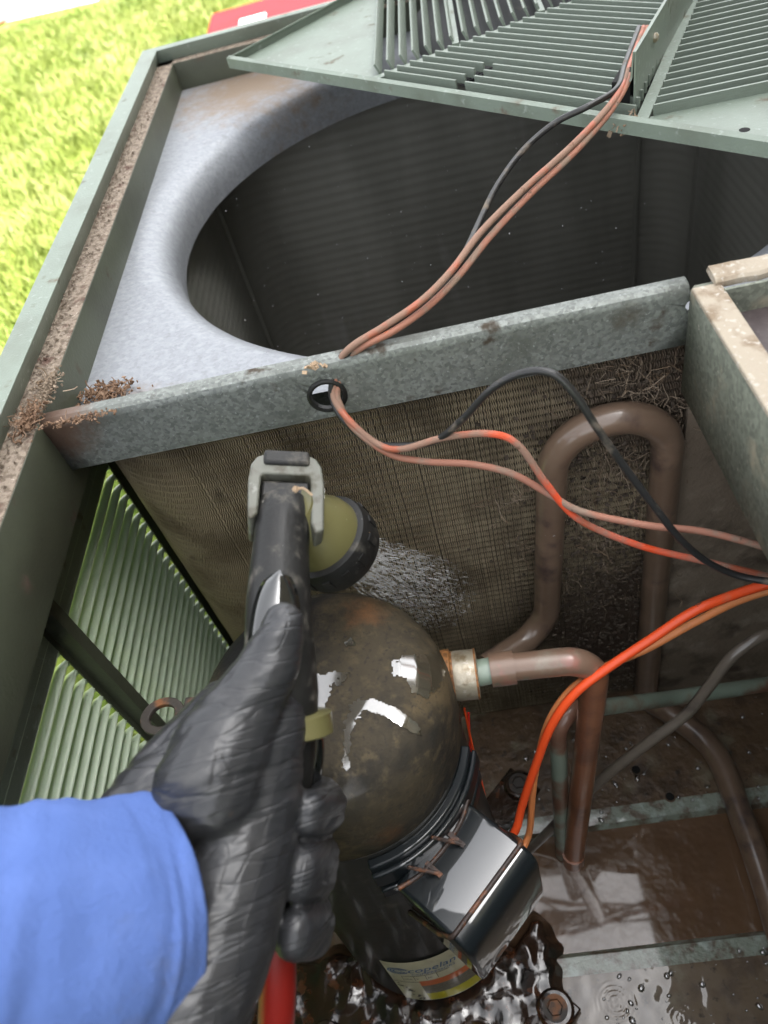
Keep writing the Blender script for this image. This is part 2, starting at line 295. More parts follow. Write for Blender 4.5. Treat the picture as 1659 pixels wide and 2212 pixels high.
for sc_, dist, lo_, W_ in (((95, 13, 16), .00034, .045, 1), ((150, 34, 24), .00022, .04, 5), ((24, 60, 20), .00016, .022, 9)):
    mp = N_.new('ShaderNodeMapping'); mp.inputs['Scale'].default_value = sc_; nt.links.new(at.outputs['Vector'], mp.inputs[0])
    n_ = N_.new('ShaderNodeTexNoise'); n_.noise_dimensions = '4D'; n_.inputs['W'].default_value = W_; n_.inputs['Scale'].default_value = 1; n_.inputs['Detail'].default_value = .6; n_.inputs['Distortion'].default_value = .35; nt.links.new(mp.outputs[0], n_.inputs['Vector'])
    a1 = N_.new('ShaderNodeMath'); a1.operation = 'SUBTRACT'; nt.links.new(n_.outputs['Fac'], a1.inputs[0]); a1.inputs[1].default_value = .5
    a2 = N_.new('ShaderNodeMath'); a2.operation = 'ABSOLUTE'; nt.links.new(a1.outputs[0], a2.inputs[0])
    mr_ = N_.new('ShaderNodeMapRange'); mr_.interpolation_type = 'SMOOTHSTEP'; nt.links.new(a2.outputs[0], mr_.inputs['Value']); mr_.inputs['From Min'].default_value = 0; mr_.inputs['From Max'].default_value = lo_
    bp = N_.new('ShaderNodeBump'); bp.inputs['Strength'].default_value = .8; bp.inputs['Distance'].default_value = dist; nt.links.new(mr_.outputs[0], bp.inputs['Height']); nt.links.new(prev, bp.inputs['Normal']); prev = bp.outputs[0]
nt.links.new(prev, N_['Principled BSDF'].inputs['Normal'])
m = bpy.data.materials.new('water'); m.use_nodes = True; M['water'] = m; b = m.node_tree.nodes['Principled BSDF']
b.inputs['Base Color'].default_value = (.95, .97, 1, 1); b.inputs['Roughness'].default_value = .02; b.inputs['Transmission Weight'].default_value = 1; b.inputs['IOR'].default_value = 1.5; b.inputs['Coat Weight'].default_value = 1; b.inputs['Coat IOR'].default_value = 2.6; b.inputs['Coat Roughness'].default_value = .02
m = bpy.data.materials.new('spray'); m.use_nodes = True; M['spray'] = m; b = m.node_tree.nodes['Principled BSDF']
nt = m.node_tree; tp_ = nt.nodes.new('ShaderNodeBsdfTransparent'); mx_ = nt.nodes.new('ShaderNodeMixShader'); mx_.inputs[0].default_value = .48
nt.links.new(b.outputs[0], mx_.inputs[1]); nt.links.new(tp_.outputs[0], mx_.inputs[2]); nt.links.new(mx_.outputs[0], nt.nodes['Material Output'].inputs['Surface'])
b.inputs['Base Color'].default_value = (.92, .93, .94, 1); b.inputs['Roughness'].default_value = .3; b.inputs['Transmission Weight'].default_value = .1; b.inputs['IOR'].default_value = 1.33

# ================================================================ SETTING
g = MB(); g.add([(-60, -60, 0), (60, -60, 0), (60, 4.55, 0), (-60, 4.55, 0)], [(0, 1, 2, 3)])
g.add([(-60, 4.55, 0), (60, 4.55, 0), (60, 120, 0), (-60, 120, 0)], [(0, 1, 2, 3)])
g.build('lawn', M['soil'], kind='structure', label='sunlit green lawn around the opened cooling unit')
d = MB()
d.add([(*(2.2*P(0,50,z=.006)-1.2*P(200,4,z=.006))[:2], .006), (*P(0,50,z=.006)[:2], .006), (*P(210,2,z=.006)[:2], .006), (-.9, 30, .006), (-30, 30, .006)], [(0, 1, 2, 3, 4)])
d.build('driveway', M['concrete'], kind='structure', label='pale concrete drive beyond the lawn')
# lawn blades
def grass_mesh(n, x0, x1, y0, y1, hmin, hmax, w, keep):
    xy = np.c_[rng.uniform(x0, x1, n), rng.uniform(y0, y1, n)]
    xy = xy[keep(xy)]; n = len(xy)
    clump = np.array([noise.noise((p[0] * 5, p[1] * 5, 0)) for p in xy]) * .5 + .5
    h = rng.uniform(hmin, hmax, n) * (.55 + .8 * clump); a = rng.uniform(0, 2 * np.pi, n); ww = w * rng.uniform(.6, 1.4, n)
    lean = rng.normal(0, .35, (n, 2)) * h[:, None]
    dx = np.c_[np.cos(a), np.sin(a)] * ww[:, None]
    z0 = np.zeros(n)
    b0 = np.c_[xy - dx, z0]; b1 = np.c_[xy + dx, z0]
    m0 = np.c_[xy - dx * .8 + lean * .4, h * .6]; m1 = np.c_[xy + dx * .8 + lean * .4, h * .6]; t = np.c_[xy + lean * 1.3, h]
    V = np.stack([b0, b1, m1, m0, t], 1).reshape(-1, 3)
    i = np.arange(n) * 5
    me = bpy.data.meshes.new('grass'); me.vertices.add(len(V)); me.vertices.foreach_set('co', V.ravel())
    loops = np.c_[i, i + 1, i + 2, i + 3, i + 3, i + 2, i + 4].ravel()
    me.loops.add(len(loops)); me.loops.foreach_set('vertex_index', loops)
    me.polygons.add(2 * n); st = np.c_[np.arange(n) * 7, np.arange(n) * 7 + 4].ravel(); me.polygons.foreach_set('loop_start', st)
    me.polygons.foreach_set('loop_total', np.tile([4, 3], n)); me.update(calc_edges=True); me.validate()
    me.materials.append(M['grass'])
    o = bpy.data.objects.new('grass', me); COL.objects.link(o)
    return o
inview = lambda q: (q[:, 0] < -.30) & (q[:, 0] > -.50 - .42 * np.maximum(q[:, 1], .35) - .1)
far_ok = lambda q: inview(q) & ~((q[:, 1] > 4.5))
o = grass_mesh(130000, -2.7, -.3, .1, 4.75, .02, .05, .0022, far_ok)
tagit(o, 'short sunlit grass with clover on the lawn', kind='stuff')
# the house is unseen, added at the right to shade the unit
hs = empty('sunshade', (2.0, 0, 0), 'unseen brown house wall with a shingled eave beside the unit', 'sunshade')
h = MB(); h.box((2.0, -5, 0), (4.8, 1.9, 3.95)); h.build('wall', M['siding'], hs)
h = MB()
h.add([(1.75, -5.3, 3.85), (1.75, 2.2, 3.85), (3.8, 2.2, 4.9), (3.8, -5.3, 4.9), (1.75, -5.3, 3.92), (1.75, 2.2, 3.92), (3.8, 2.2, 4.97), (3.8, -5.3, 4.97)],
      [(0, 1, 2, 3), (4, 7, 6, 5), (0, 4, 5, 1), (1, 5, 6, 2), (2, 6, 7, 3), (3, 7, 4, 0)]); h.build('roof', M['roofing'], hs)

# ================================================================ CABINET
CB = empty('cabinet', (.05, .5, 0), 'sage green cooling unit cabinet with its top off and louvered sides', 'cabinet')
YF, YB, XR = -.13, 1.03, .385
# rails: outer strip, step down, dirty channel, inner lip and flange
prof = [(-.281, .47), (-.281, .6045), (-.262, .6045), (-.266, .5905), (-.2465, .5905), (-.2465, .5335)]
def rail(fn, t0, t1, label):
    p = MB(); p.sweep(prof[:4], t0, t1, fn, 0, n=24)
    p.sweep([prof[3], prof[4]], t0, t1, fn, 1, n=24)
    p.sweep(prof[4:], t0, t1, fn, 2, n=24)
    o = p.build('side_rail', [M['sage'], M['grit'], M['sage_shade']], CB, label=label, solid=.0011, bevel=.0012, smooth=40)
    return o
rail(lambda a, b, t: (a, t, b), YF, YB, 'left rail with a dirty channel beside the lawn')
rail(lambda a, b, t: (t, YB - .0 - (a + .281) * .72, b), -.281, XR, 'back rail behind the lifted grille')
rail(lambda a, b, t: (XR - (a + .281), t, b), .37, YB, None)
# grit heaped in the channel
gm = MB()
for k in range(700):
    y = rng.uniform(-.05, 1.0); x = rng.choice([rng.uniform(-.264, -.249), rng.uniform(-.264, -.258)])
    s = rng.uniform(.0005, .0018) * (1.6 if rng.random() < .1 else 1); c = np.array([x, y, .5915 + s * .4])
    q = [c + s * np.array(v) * rng.uniform(.5, 1.2, 3) for v in ((1, 0, -.4), (-.5, .9, -.4), (-.5, -.9, -.4), (0, 0, .8))]
    gm.add(q, [(0, 1, 3), (1, 2, 3), (2, 0, 3)])
gm.build('grit', [M['grit']], CB, kind='stuff')
def ribbon_clump(mb, c, ext, n, r, L, seed, curl=1.0, flat=.4):
    rg = np.random.default_rng(seed)
    for k in range(n):
        p = np.array(c) + rg.normal(0, 1, 3) * np.array(ext); dr = rg.normal(0, 1, 3) * [1, 1, flat]; dr /= np.linalg.norm(dr)
        pts = [p]; l = L * rg.uniform(.4, 1.5)
        for j in range(4):
            dr = dr + curl * .5 * rg.normal(0, 1, 3) * [1, 1, flat]; dr /= np.linalg.norm(dr); pts.append(pts[-1] + dr * l / 4)
        mb.tube(pts, r * rg.uniform(.5, 1.4), n=3, cap=False)
def bits(mb, c, ext, n, s0, s1, seed):
    rg = np.random.default_rng(seed)
    for k in range(n):
        p = np.array(c) + rg.normal(0, 1, 3) * np.array(ext); p[2] = max(p[2], c[2] - ext[2]); s = rg.uniform(s0, s1)
        a, b_ = rg.normal(0, 1, 3), rg.normal(0, 1, 3); a /= np.linalg.norm(a); b_ -= b_.dot(a) * a; b_ /= np.linalg.norm(b_); c_ = np.cross(a, b_)
        mb.obox(p, a * s, b_ * s * .7, c_ * s * .25)
# divider across the cabinet
from mathutils.geometry import delaunay_2d_cdt
def plate(mb, x0, x1, z0, z1, y, holes, mi=0, nx=20):
    pts = []; eds = []
    def loop(ps):
        b = len(pts); pts.extend(Vector(p) for p in ps); eds.extend((b + k, b + (k + 1) % len(ps)) for k in range(len(ps)))
    loop([(x0 + (x1 - x0) * k / nx, z0) for k in range(nx + 1)] + [(x1 - (x1 - x0) * k / nx, z1) for k in range(nx + 1)])
    for hx, hz, r, w in holes: loop([(hx + r * math.cos(2 * math.pi * k / 36), hz + r * math.sin(2 * math.pi * k / 36)) for k in range(36)])
    vs, es, fs, *_ = delaunay_2d_cdt(pts, eds, [], 0, 1e-7)
    keep = []
    for f in fs:
        c = sum((vs[i] for i in f), Vector((0, 0))) / len(f)
        if all((c - Vector((h[0], h[1]))).length > h[2] * .97 for h in holes): keep.append(tuple(f))
    mb.add([(v.x, y, v.y) for v in vs], keep, mi)
YD = .365; hp = P(707, 853, y=YD); h2 = P(1494, 658, y=YD)
dv = MB(); plate(dv, -.2455, .1385, .5515, .5848, YD, [(hp[0], hp[2], .0098, .016), (h2[0], h2[2], .0036, .007)])
rnd = [(YD, .5848), (YD + .0001, .5866), (YD + .0012, .5890), (YD + .0035, .5903), (YD + .0098, .5900), (YD + .0106, .5880)]
dv.sweep(rnd, -.2455, .1385, lambda a, b, t: (t, a, b), 0, n=20)
dv.sweep([(YD, .5515), (YD + .009, .5505)], -.2455, .1385, lambda a, b, t: (t, a, b), 0, n=20)
dv.build('divider_rail', M['galv_dirty'], CB, solid=.0012, smooth=30, weld=True, label='galvanized cross rail with a round wire hole')
gr = MB(); gr.lathe((hp[0], YD + .0012, hp[2]), (0, -1, 0), [(.0092, 0), (.0092, .0030), (.0108, .0034), (.0122, .0026), (.0122, .0009), (.0100, .0009)], 36, cap=False)
gr.build('grommet', M['rubber'], CB, smooth=40)
# fan deck with its rolled throat
FX, FY, FR, RR = .052, .667, .268, .030
dk = MB(); x0, x1, y0, y1 = -.2462, XR - .035, .3765, 1.003
angs = sorted([2 * math.pi * k / 160 for k in range(160)] + [math.atan2(b - FY, a - FX) % (2 * math.pi) for a in (x0, x1) for b in (y0, y1)])
rings = []; na = len(angs)
def edge(a):
    c, s = math.cos(a), math.sin(a)
    return min(((x1 - FX) / c if c > 0 else (x0 - FX) / c) if abs(c) > 1e-9 else 9, ((y1 - FY) / s if s > 0 else (y0 - FY) / s) if abs(s) > 1e-9 else 9)
for a in angs:
    e = edge(a); ro = min(FR + RR, e - .0005); col = [(e, .5620), (ro, .5620)]
    rx = ro - FR
    for k in range(1, 9):
        t = math.pi / 2 * k / 8; col.append((FR + rx * (1 - math.sin(t)), .5620 - RR * (1 - math.cos(t))))
    col += [(FR, .520)]
    rings.append([(FX + r * math.cos(a), FY + r * math.sin(a), z) for r, z in col])
nr = len(rings[0]); dk.add([p for r in rings for p in r], [(i * nr + j, ((i + 1) % na) * nr + j, ((i + 1) % na) * nr + j + 1, i * nr + j + 1) for i in range(na) for j in range(nr - 1)])
dk.build('fan_deck', M['deck'], CB, smooth=60, label='galvanized fan deck with a wide round opening')
# louvered side panels
def slat_mesh(name, L_, m_):
    mb = MB(); pr = [(.0, .0), (-.0025, .0006), (-.0060, .0), (-.0105, -.0022), (-.0150, -.0060), (-.0182, -.0100), (-.0202, -.0140)]
    ts = [0, .0012, .0026, .0046, .009, L_ - .009, L_ - .0046, L_ - .0026, L_ - .0012, L_]; sc = [.05, .45, .72, .9, 1, 1, .9, .72, .45, .05]
    vs = [(a * s, t, b * (.35 + .65 * s)) for t, s in zip(ts, sc) for a, b in pr]; k = len(pr)
    mb.add(vs, [(j * k + i, j * k + i + 1, (j + 1) * k + i + 1, (j + 1) * k + i) for j in range(len(ts) - 1) for i in range(k - 1)])
    me = bpy.data.meshes.new(name); me.from_pydata(mb.v, [], mb.f); me.materials.append(m_); me.shade_smooth(); me.update(); return me
LP = MB(); xs = -.280
def sheet(a, b, c, d): LP.box((xs - .0012, a, c), (xs, b, d))
sheet(YF, YB - .01, .4945, .5335); sheet(.2850, .3045, .08, .4944); sheet(.4605, .4855, .08, .4944); sheet(.70, .72, .08, .4944); sheet(YF, -.005, .08, .4944); sheet(.96, 1.02, .08, .4944)
LP.box((xs, .2895, .09), (xs + .012, .2995, .5334))
lp = LP.build('louver_panel', M['sage_shade'], CB, label='louvered left side seen from inside')
slats = [(.302, .1622, slat_mesh('slat_far', .1622, M['louver'])), (-.004, .2910, slat_mesh('slat_near', .2910, M['louver'])), (.486, .2135, slat_mesh('slat_back', .2135, M['louver'])), (.7205, .239, slat_mesh('slat_end', .239, M['louver']))]
sl_dirty = slats[1][2].copy(); sl_dirty.materials.clear(); sl_dirty.materials.append(M['louver_dirty'])
for j, (y, L_, me) in enumerate(slats):
    for k in range(33):
        o = bpy.data.objects.new('slat', sl_dirty if (j == 1 and k == 0) else me); COL.objects.link(o); o.parent = lp
        o.location = Vector((xs - .0006, y, .4935 - .0122 * k)) - CB.location
        md = o.modifiers.new('sheet', 'SOLIDIFY'); md.thickness = .0009
# other sides of the cabinet
ow = MB(); ow.box((XR - .001, YF, .08), (XR, YB, .545)); ow.build('side_panel', M['sage'], CB)
ow = MB(); ow.box((-.281, YF - .0012, .08), (XR, YF, .53)); ow.build('front_panel', M['sage'], CB)
ow = MB(); ow.box((-.281, YB, .08), (XR, YB + .0012, .53)); ow.build('back_panel', M['sage'], CB)
# control box at the right
XW = .139
cb = MB(); cb.sweep([(XW, .5165), (XW, .588), (XW + .0015, .5905), (XW + .0135, .5905), (XW + .0135, .582)], YF, YD - .001, lambda a, b, t: (a, t, b), 0, n=12)
cb.sweep([(XW, .5165), (XR - .002, .5165)], YF, YD - .001, lambda a, b, t: (a, t, b), 0, n=1)
bx = cb.build('control_box', M['galv_wall'], CB, solid=.001, smooth=40, label='galvanized control box with a dusty top edge')
cf = MB(); cf.box((XW - .0006, YF, .5910), (XW + .0140, YD - .004, .5916)); cf.box((XW - .0010, YF, .5890), (XW - .0006, YD - .004, .5914))
cf.build('dusty_flange', M['dust'], bx, bevel=.0004)
cp = MB(); cp.box((XW + .0142, YF, .5740), (XR - .002, YD - .012, .5760)); cp.build('cover', M['brownpaint'], bx)
cw = MB(); lp0, lp1 = P(1536, 588, z=.5945), P(1700, 556, z=.5945); ld_ = lp1 - lp0
for k in range(16):
    pass
V = []
for k in range(17):
    c = lp0 + ld_ * 2.2 * k / 16; w_ = .0009 * noise.noise((k * .9, 1, 2)); h_ = .0007 * noise.noise((k * .7, 5, 2))
    V += [c + [0, -.0085 + w_, -.0045], c + [0, -.0085 + w_, -.0012 + h_], c + [0, -.0070 + w_, h_], c + [0, .004, .0012 + h_], c + [0, .006, -.003]]
cw.add(V, [(5 * k + i, 5 * k + i + 1, 5 * k + 6 + i, 5 * k + 5 + i) for k in range(16) for i in range(4)] + [(0, 1, 2, 3, 4)])
cw.build('back_lip', M['dust'], bx, solid=.0008)
q = MB(); q.box((XW + .0135, YD - .013, .574), (XR - .002, YD - .011, .5925)); q.build('back_wall', M['galv_wall'], bx)
# base pan: raised floor, washed ridge slopes, sunken trough
bp = MB(); X0, X1 = -.279, XR - .002
def strip(y0, z0, y1, z1, mi, n=40):
    bp.sweep([(y0, z0), (y1, z1)], X0, X1, lambda a, b, t: (t, a, b), mi, n=n)
strip(YF, .10, .139, .10, 0); strip(.139, .1005, .1535, .1000, 1); strip(.1535, .1000, .161, .0890, 1); strip(.161, .0890, .2525, .0890, 0)
strip(.2525, .0890, .258, .0995, 1); strip(.258, .0995, .272, .1005, 1); strip(.272, .1005, 1.0, .10, 0)
bp.build('base_pan', [M['pan'], M['panpaint']], CB, solid=.001, label='muddy wet base pan with pale washed ridges')
for (u, v) in ((1374, 1663), (1447, 1721)):
    p = P(u, v, z=.1012); q = MB(); q.lathe(p, (0, 0, 1), [(.0054, -.0006), (.0054, .0008), (.0040, .0008), (.0040, .0002)], 20); q.lathe(p, (0, 0, 1), [(.0041, .0003), (.001, .00035)], 20, mi=1)
    q.build('drain_hole', [M['pan'], M['hole']], CB, smooth=40)
# partition beside the coil
pt = MB(); pt.box((.150, .3785, .10), (XR - .003, .3815, .520)); pt.build('partition', M['finmud'], CB, label='mud coated panel right of the coil')

# puddle, film and drops
wp = MB(); n = 60; wy0, wy1 = .1575, .2555
wp.add([(-.27, wy0, .0945), (XR - .004, wy0, .0945), (XR - .004, wy1, .0945), (-.27, wy1, .0945)], [(0, 1, 2, 3)])
wp.build('puddle', M['puddle'], kind='structure', label='muddy water lying in the base pan trough')

# ================================================================ COIL
CO = empty('coil', (.052, .667, .10), 'wrap around finned coil clogged with dirt and fluff', 'coil')
XL_, XRR, YC, YE, RC = -.262, .366, .385, .985, .08
def cpath(off, x_end, y_end, step):
    """from the front right end, left along the front, round the corner, back along the left side"""
    pts = []; L1 = x_end - (XL_ + RC); 
    for s in np.arange(0, L1, step): pts.append((x_end - s, YC + off, 0, -1))
    for a in np.arange(0, math.pi / 2, step / RC): pts.append((XL_ + RC - (RC - off) * math.sin(a), YC + RC - (RC - off) * math.cos(a), -math.sin(a), -math.cos(a)))
    for s in np.arange(0, y_end - YC - RC, step): pts.append((XL_ + off, YC + RC + s, -1, 0))
    return pts
XE = .165
cc = MB(); pp = cpath(.004, XE, .60, .004); zz = [.102, .534]
cc.add([(x, y, z) for x, y, nx, ny in pp for z in zz], [(2 * i, 2 * i + 2, 2 * i + 3, 2 * i + 1) for i in range(len(pp) - 1)])
cc.build('coil_core', M['finback'], CO)
ff = MB(); pp = cpath(0, XE, .47, .00160); zs = np.arange(.102, .5345, .0016); nz_ = len(zs)
V = []; F = []
for i, (x, y, nx, ny) in enumerate(pp):
    tx, ty = -ny, nx; ph = rng.normal(0, .25); jit = rng.normal(0, .00018)
    wv = .00055 * np.sin(2 * np.pi * zs / .0066 + ph) + jit + .0002 * np.sin(zs * 90 + i * .1)
    b = len(V); rw = .0009 * np.sin(2 * np.pi * zs / .0066 + 1.2)
    for j in range(nz_):
        o_ = wv[j]; V.append((x + tx * o_ + nx * rw[j], y + ty * o_ + ny * rw[j], zs[j])); V.append((x + tx * (o_ * .6) - nx * .004, y + ty * (o_ * .6) - ny * .004, zs[j]))
    F += [(b + 2 * j, b + 2 * j + 1, b + 2 * j + 3, b + 2 * j + 2) for j in range(nz_ - 1)]
me = bpy.data.meshes.new('fins'); me.from_pydata((np.array(V) - np.array([.052, .667, .10])).tolist(), [], F); me.materials.append(M['fin']); me.update()
o = bpy.data.objects.new('fins', me); COL.objects.link(o); o.parent = CO; o['kind'] = 'stuff'
md = o.modifiers.new('s', 'SOLIDIFY'); md.thickness = .00036; md.offset = 0
# inner face, all the way round, with its tube rows
ic = MB(); IR, T = .055, .030; a0, a1, b0, b1 = XL_ + T, XRR - T, YC + T, YE - T; ring = []
for (cx0, cy0, s0) in ((a1 - IR, b0 + IR, -90), (a1 - IR, b1 - IR, 0), (a0 + IR, b1 - IR, 90), (a0 + IR, b0 + IR, 180)):
    for k in range(13):
        t = math.radians(s0 + 90 * k / 12); ring.append((cx0 + IR * math.cos(t), cy0 + IR * math.sin(t), math.cos(t), math.sin(t)))
zz = np.linspace(.102, .534, 173); nrg = len(ring)
V = [(x + nx * .0003 * (math.sin(2 * math.pi * z / .0125) - .3 * (k % 3)), y + ny * .0003 * math.sin(2 * math.pi * z / .0125), z) for z in zz for k, (x, y, nx, ny) in enumerate(ring)]
ic.add(V, [(j * nrg + i, j * nrg + (i + 1) % nrg, (j + 1) * nrg + (i + 1) % nrg, (j + 1) * nrg + i) for j in range(len(zz) - 1) for i in range(nrg)])
ic.build('inner_face', M['coilin'], CO, smooth=80)
oc = MB(); oc.box((XRR, YC + .08, .102), (XRR + .002, YE - .08, .534)); oc.box((XL_ + .08, YE, .102), (XRR - .08, YE + .002, .534)); oc.build('coil_back', M['finback'], CO)
tp = MB(); 
tp.box((XL_ + .002, YC + .005, .5342), (XRR, YC + T, .536)); tp.box((XL_ + .002, YE - T, .5342), (XRR, YE, .536)); tp.box((XL_ + .002, YC + T, .5342), (XL_ + T, YE - T, .536)); tp.box((XRR - T, YC + T, .5342), (XRR, YE - T, .536))
tp.build('end_sheet', M['galv_dirty'], CO)
for x, y in ((a0 + .0015, b1 - IR), (a1 - IR, b1 - .002), (a1 - .002, b1 - IR)):
    q = MB(); q.box((x - .002, y - .002, .11), (x + .002, y + .002, .533)); q.build('seam', M['coilin'], CO)
# fluff on the coil
fl = MB()
for k in range(60):
    c = (rng.normal(.105, .030), YC - .002 - abs(rng.normal(0, .002)), rng.uniform(.36, .545) if k < 36 else rng.uniform(.15, .5))
    ribbon_clump(fl, c, (.010, .0015, .010), 9, .00022, .016, 100 + k, curl=1.4, flat=1)
for (u, v) in ((1400, 850), (1350, 800), (1450, 900), (1340, 1010), (1090, 1080), (1150, 1050), (1260, 1080), (1290, 1180)):
    c = P(u, v, y=YC - .003); ribbon_clump(fl, c, (.008, .002, .006), 26, .0003, .018, int(u + v), curl=1.5, flat=1)
fl.build('fluff', M['fluff'], CO, kind='stuff')
md_ = MB()
for k in range(1100):
    x = rng.normal(.11, .035); z = rng.uniform(.11, .53)
    if x > XE or x < -.02: continue
    s = rng.uniform(.0006, .0019); c = np.array([x, YC - .0008, z]); a = rng.uniform(0, 6.28)
    md_.obox(c, np.array([math.cos(a), 0, math.sin(a)]) * s, np.array([-math.sin(a), 0, math.cos(a)]) * s * .6, np.array([0, 1, 0]) * .0009)
md_.build('dirt', M['mudbits'], CO, kind='stuff')

# ================================================================ COMPRESSOR
AX = np.array([-.1135, .2405]); AXB = np.array([-.102, .207])
def axz(z): return AX + (AXB - AX) * np.clip((.405 - np.asarray(z)) / .29, 0, 1)
def lean(mb):
    mb.v = [tuple(np.array([x, y, 0]) + np.array([*(axz(z) - AX), z])) for x, y, z in mb.v]; return mb
CP = empty('compressor', (AX[0], AX[1], .10), 'black sealed compressor with a grimy wet dome top', 'compressor')
q = MB(); q.lathe((AX[0], AX[1], 0), (0, 0, 1), [(.0005, .4610), (.020, .4608), (.040, .4594), (.054, .4568), (.064, .4528), (.0715, .4470), (.0768, .4395), (.0797, .4305), (.0808, .420), (.0810, .405), (.0810, .384), (.0800, .3815), (.0780, .3815)], 96)
q.build('dome', M['domegrime'], CP, smooth=50, label='grimy brown dome with white wet shine')
q = MB(); q.lathe((AX[0], AX[1], 0), (0, 0, 1), [(.0785, .383), (.0780, .37), (.0780, .128), (.0765, .122), (.072, .118), (.05, .116), (.001, .116)], 96); lean(q)
bd = q.build('shell', M['shellblack'], CP, smooth=50)
for k in range(4):
    q = MB(); t = math.radians(-46 + 90 * k); d = np.array([math.cos(t), math.sin(t)])
    q.obox((AXB[0] + d[0] * .100, AXB[1] + d[1] * .100, .1085), (d[0] * .045, d[1] * .045, 0), (-d[1] * .018, d[0] * .018, 0), (0, 0, .0015))
    q.build('mounting_foot', M['sludge'], CP, bevel=.003)
fb = P(1200, 2180, z=.113)
for k in range(4):
    t = math.radians(-46 + 90 * k); d = np.array([math.cos(t), math.sin(t)]); c = (AXB[0] + d[0] * .135, AXB[1] + d[1] * .135, .1105) if k else tuple(fb)
    q = MB(); q.lathe(c, (0, 0, 1), [(.0145, -.006), (.0150, .001), (.0125, .004), (.009, .0042)], 28); g_ = q.build('grommet', M['sludge'], CP, smooth=40)
    q = MB(); q.lathe(c, (0, 0, 1), [(.0085, .0042), (.0085, .006), (.0062, .0062), (.0062, .0095), (.0055, .0070), (.001, .0070)], 6); q.lathe(c, (0, 0, 1), [(.0098, .0042), (.0098, .0058), (.006, .006)], 24)
    q.build('bolt', M['rustlug'], g_, smooth=30)
# ribbed terminal fence and box
ZBX = .366; cA, cD = P(1017, 1732, z=ZBX), P(865, 1926, z=ZBX)
th = math.atan2(-(cA - cD)[0], (cA - cD)[1]); er = np.array([math.cos(th), math.sin(th), 0]); et = np.array([-math.sin(th), math.cos(th), 0]); a0_ = (cA + cD) / 2; a0_[2] = ZBX - .345
def cyl(r, ang, z):
    a = axz(z); return (a[0] + r * math.cos(ang), a[1] + r * math.sin(ang), z)
q = MB()
for (r0, r1, z0, z1) in ((.0780, .0840, .356, .379), (.084, .0875, .360, .374), (.0780, .0855, .340, .350)):
    ns = 22; an = [th - .62 + 1.24 * k / ns for k in range(ns + 1)]
    V = [cyl(r, a, z) for a in an for r, z in ((r0, z0), (r1, z0), (r1, z1), (r0, z1))]
    q.add(V, [(4 * k + i, 4 * k + (i + 1) % 4, 4 * k + 4 + (i + 1) % 4, 4 * k + 4 + i) for k in range(ns) for i in range(4)] + [(0, 1, 2, 3), tuple(4 * ns + i for i in (3, 2, 1, 0))])
q.build('terminal_fence', M['gloss'], CP, smooth=40, bevel=.0012)
q = MB()
pb = [(-.006, .343), (-.001, .345), (.0395, .345), (.0465, .3425), (.0505, .337), (.0520, .330), (.0520, .272), (.048, .267), (-.006, .267)]; TO = 0
wt = .0335
def bxp(a, b, t): return a0_ + er * a + et * (t + TO) + np.array([0, 0, b])
q.sweep(pb, -wt, wt, bxp, 0, closed=True)
bxo = q.build('terminal_box', M['gloss'], CP, bevel=.0028, seg=3, smooth=40, label='glossy wet black terminal box')
q = MB(); ws = [bxp(-.002, .300, -wt - .002), bxp(.030, .335, -wt - .002), bxp(.0400, .3468, -wt), bxp(.0400, .3468, 0), bxp(.0400, .3468, wt), bxp(.030, .335, wt + .002), bxp(-.002, .300, wt + .002)]
q.tube(bendpath(ws, .004, 4), .0017, 8); q.build('retaining_wire', M['rustblack'], bxo, smooth=60)
q = MB(); rim = [bxp(-.002, .3455, -wt), bxp(.003, .3455, -.02), bxp(.005, .3455, 0), bxp(.003, .3455, .02), bxp(-.002, .3455, wt)]
q.tube(spline(rim, 6), .0016, 8)
for t_ in (-.012, .010):
    q.obox(bxp(.008, .3462, t_), er * .006, et * .0015, (0, 0, .0012)); q.tube(spline([bxp(-.002, .356, t_ - .010), bxp(.006, .350, t_ - .004), bxp(.012, .347, t_)], 5), .0012, 6)
q.build('clip', M['rustblack'], bxo, smooth=60)
# lifting lug
lc = P(352, 1548, z=.425); q = MB(); n = 28; V = []
for k in range(n):
    a = 2 * math.pi * k / n
    for r in (.0078, .0132):
        for dz in (-.002, .002): V.append((lc[0] + r * math.cos(a) * 1.15, lc[1] + r * math.sin(a), lc[2] + dz))
q.add(V, [f for k in range(n) for f in ((4 * k, 4 * k + 1, 4 * ((k + 1) % n) + 1, 4 * ((k + 1) % n)), (4 * k + 2, 4 * ((k + 1) % n) + 2, 4 * ((k + 1) % n) + 3, 4 * k + 3), (4 * k + 1, 4 * k + 3, 4 * ((k + 1) % n) + 3, 4 * ((k + 1) % n) + 1), (4 * k, 4 * ((k + 1) % n), 4 * ((k + 1) % n) + 2, 4 * k + 2))])
d = np.array([AX[0], AX[1], lc[2]]) - lc; d /= np.linalg.norm(d)
q.obox(lc + d * .027, d * .013, np.cross(d, [0, 0, 1]) * .012, (0, 0, .002))
q.build('lifting_lug', M['rustlug'], CP, bevel=.0006, smooth=30)
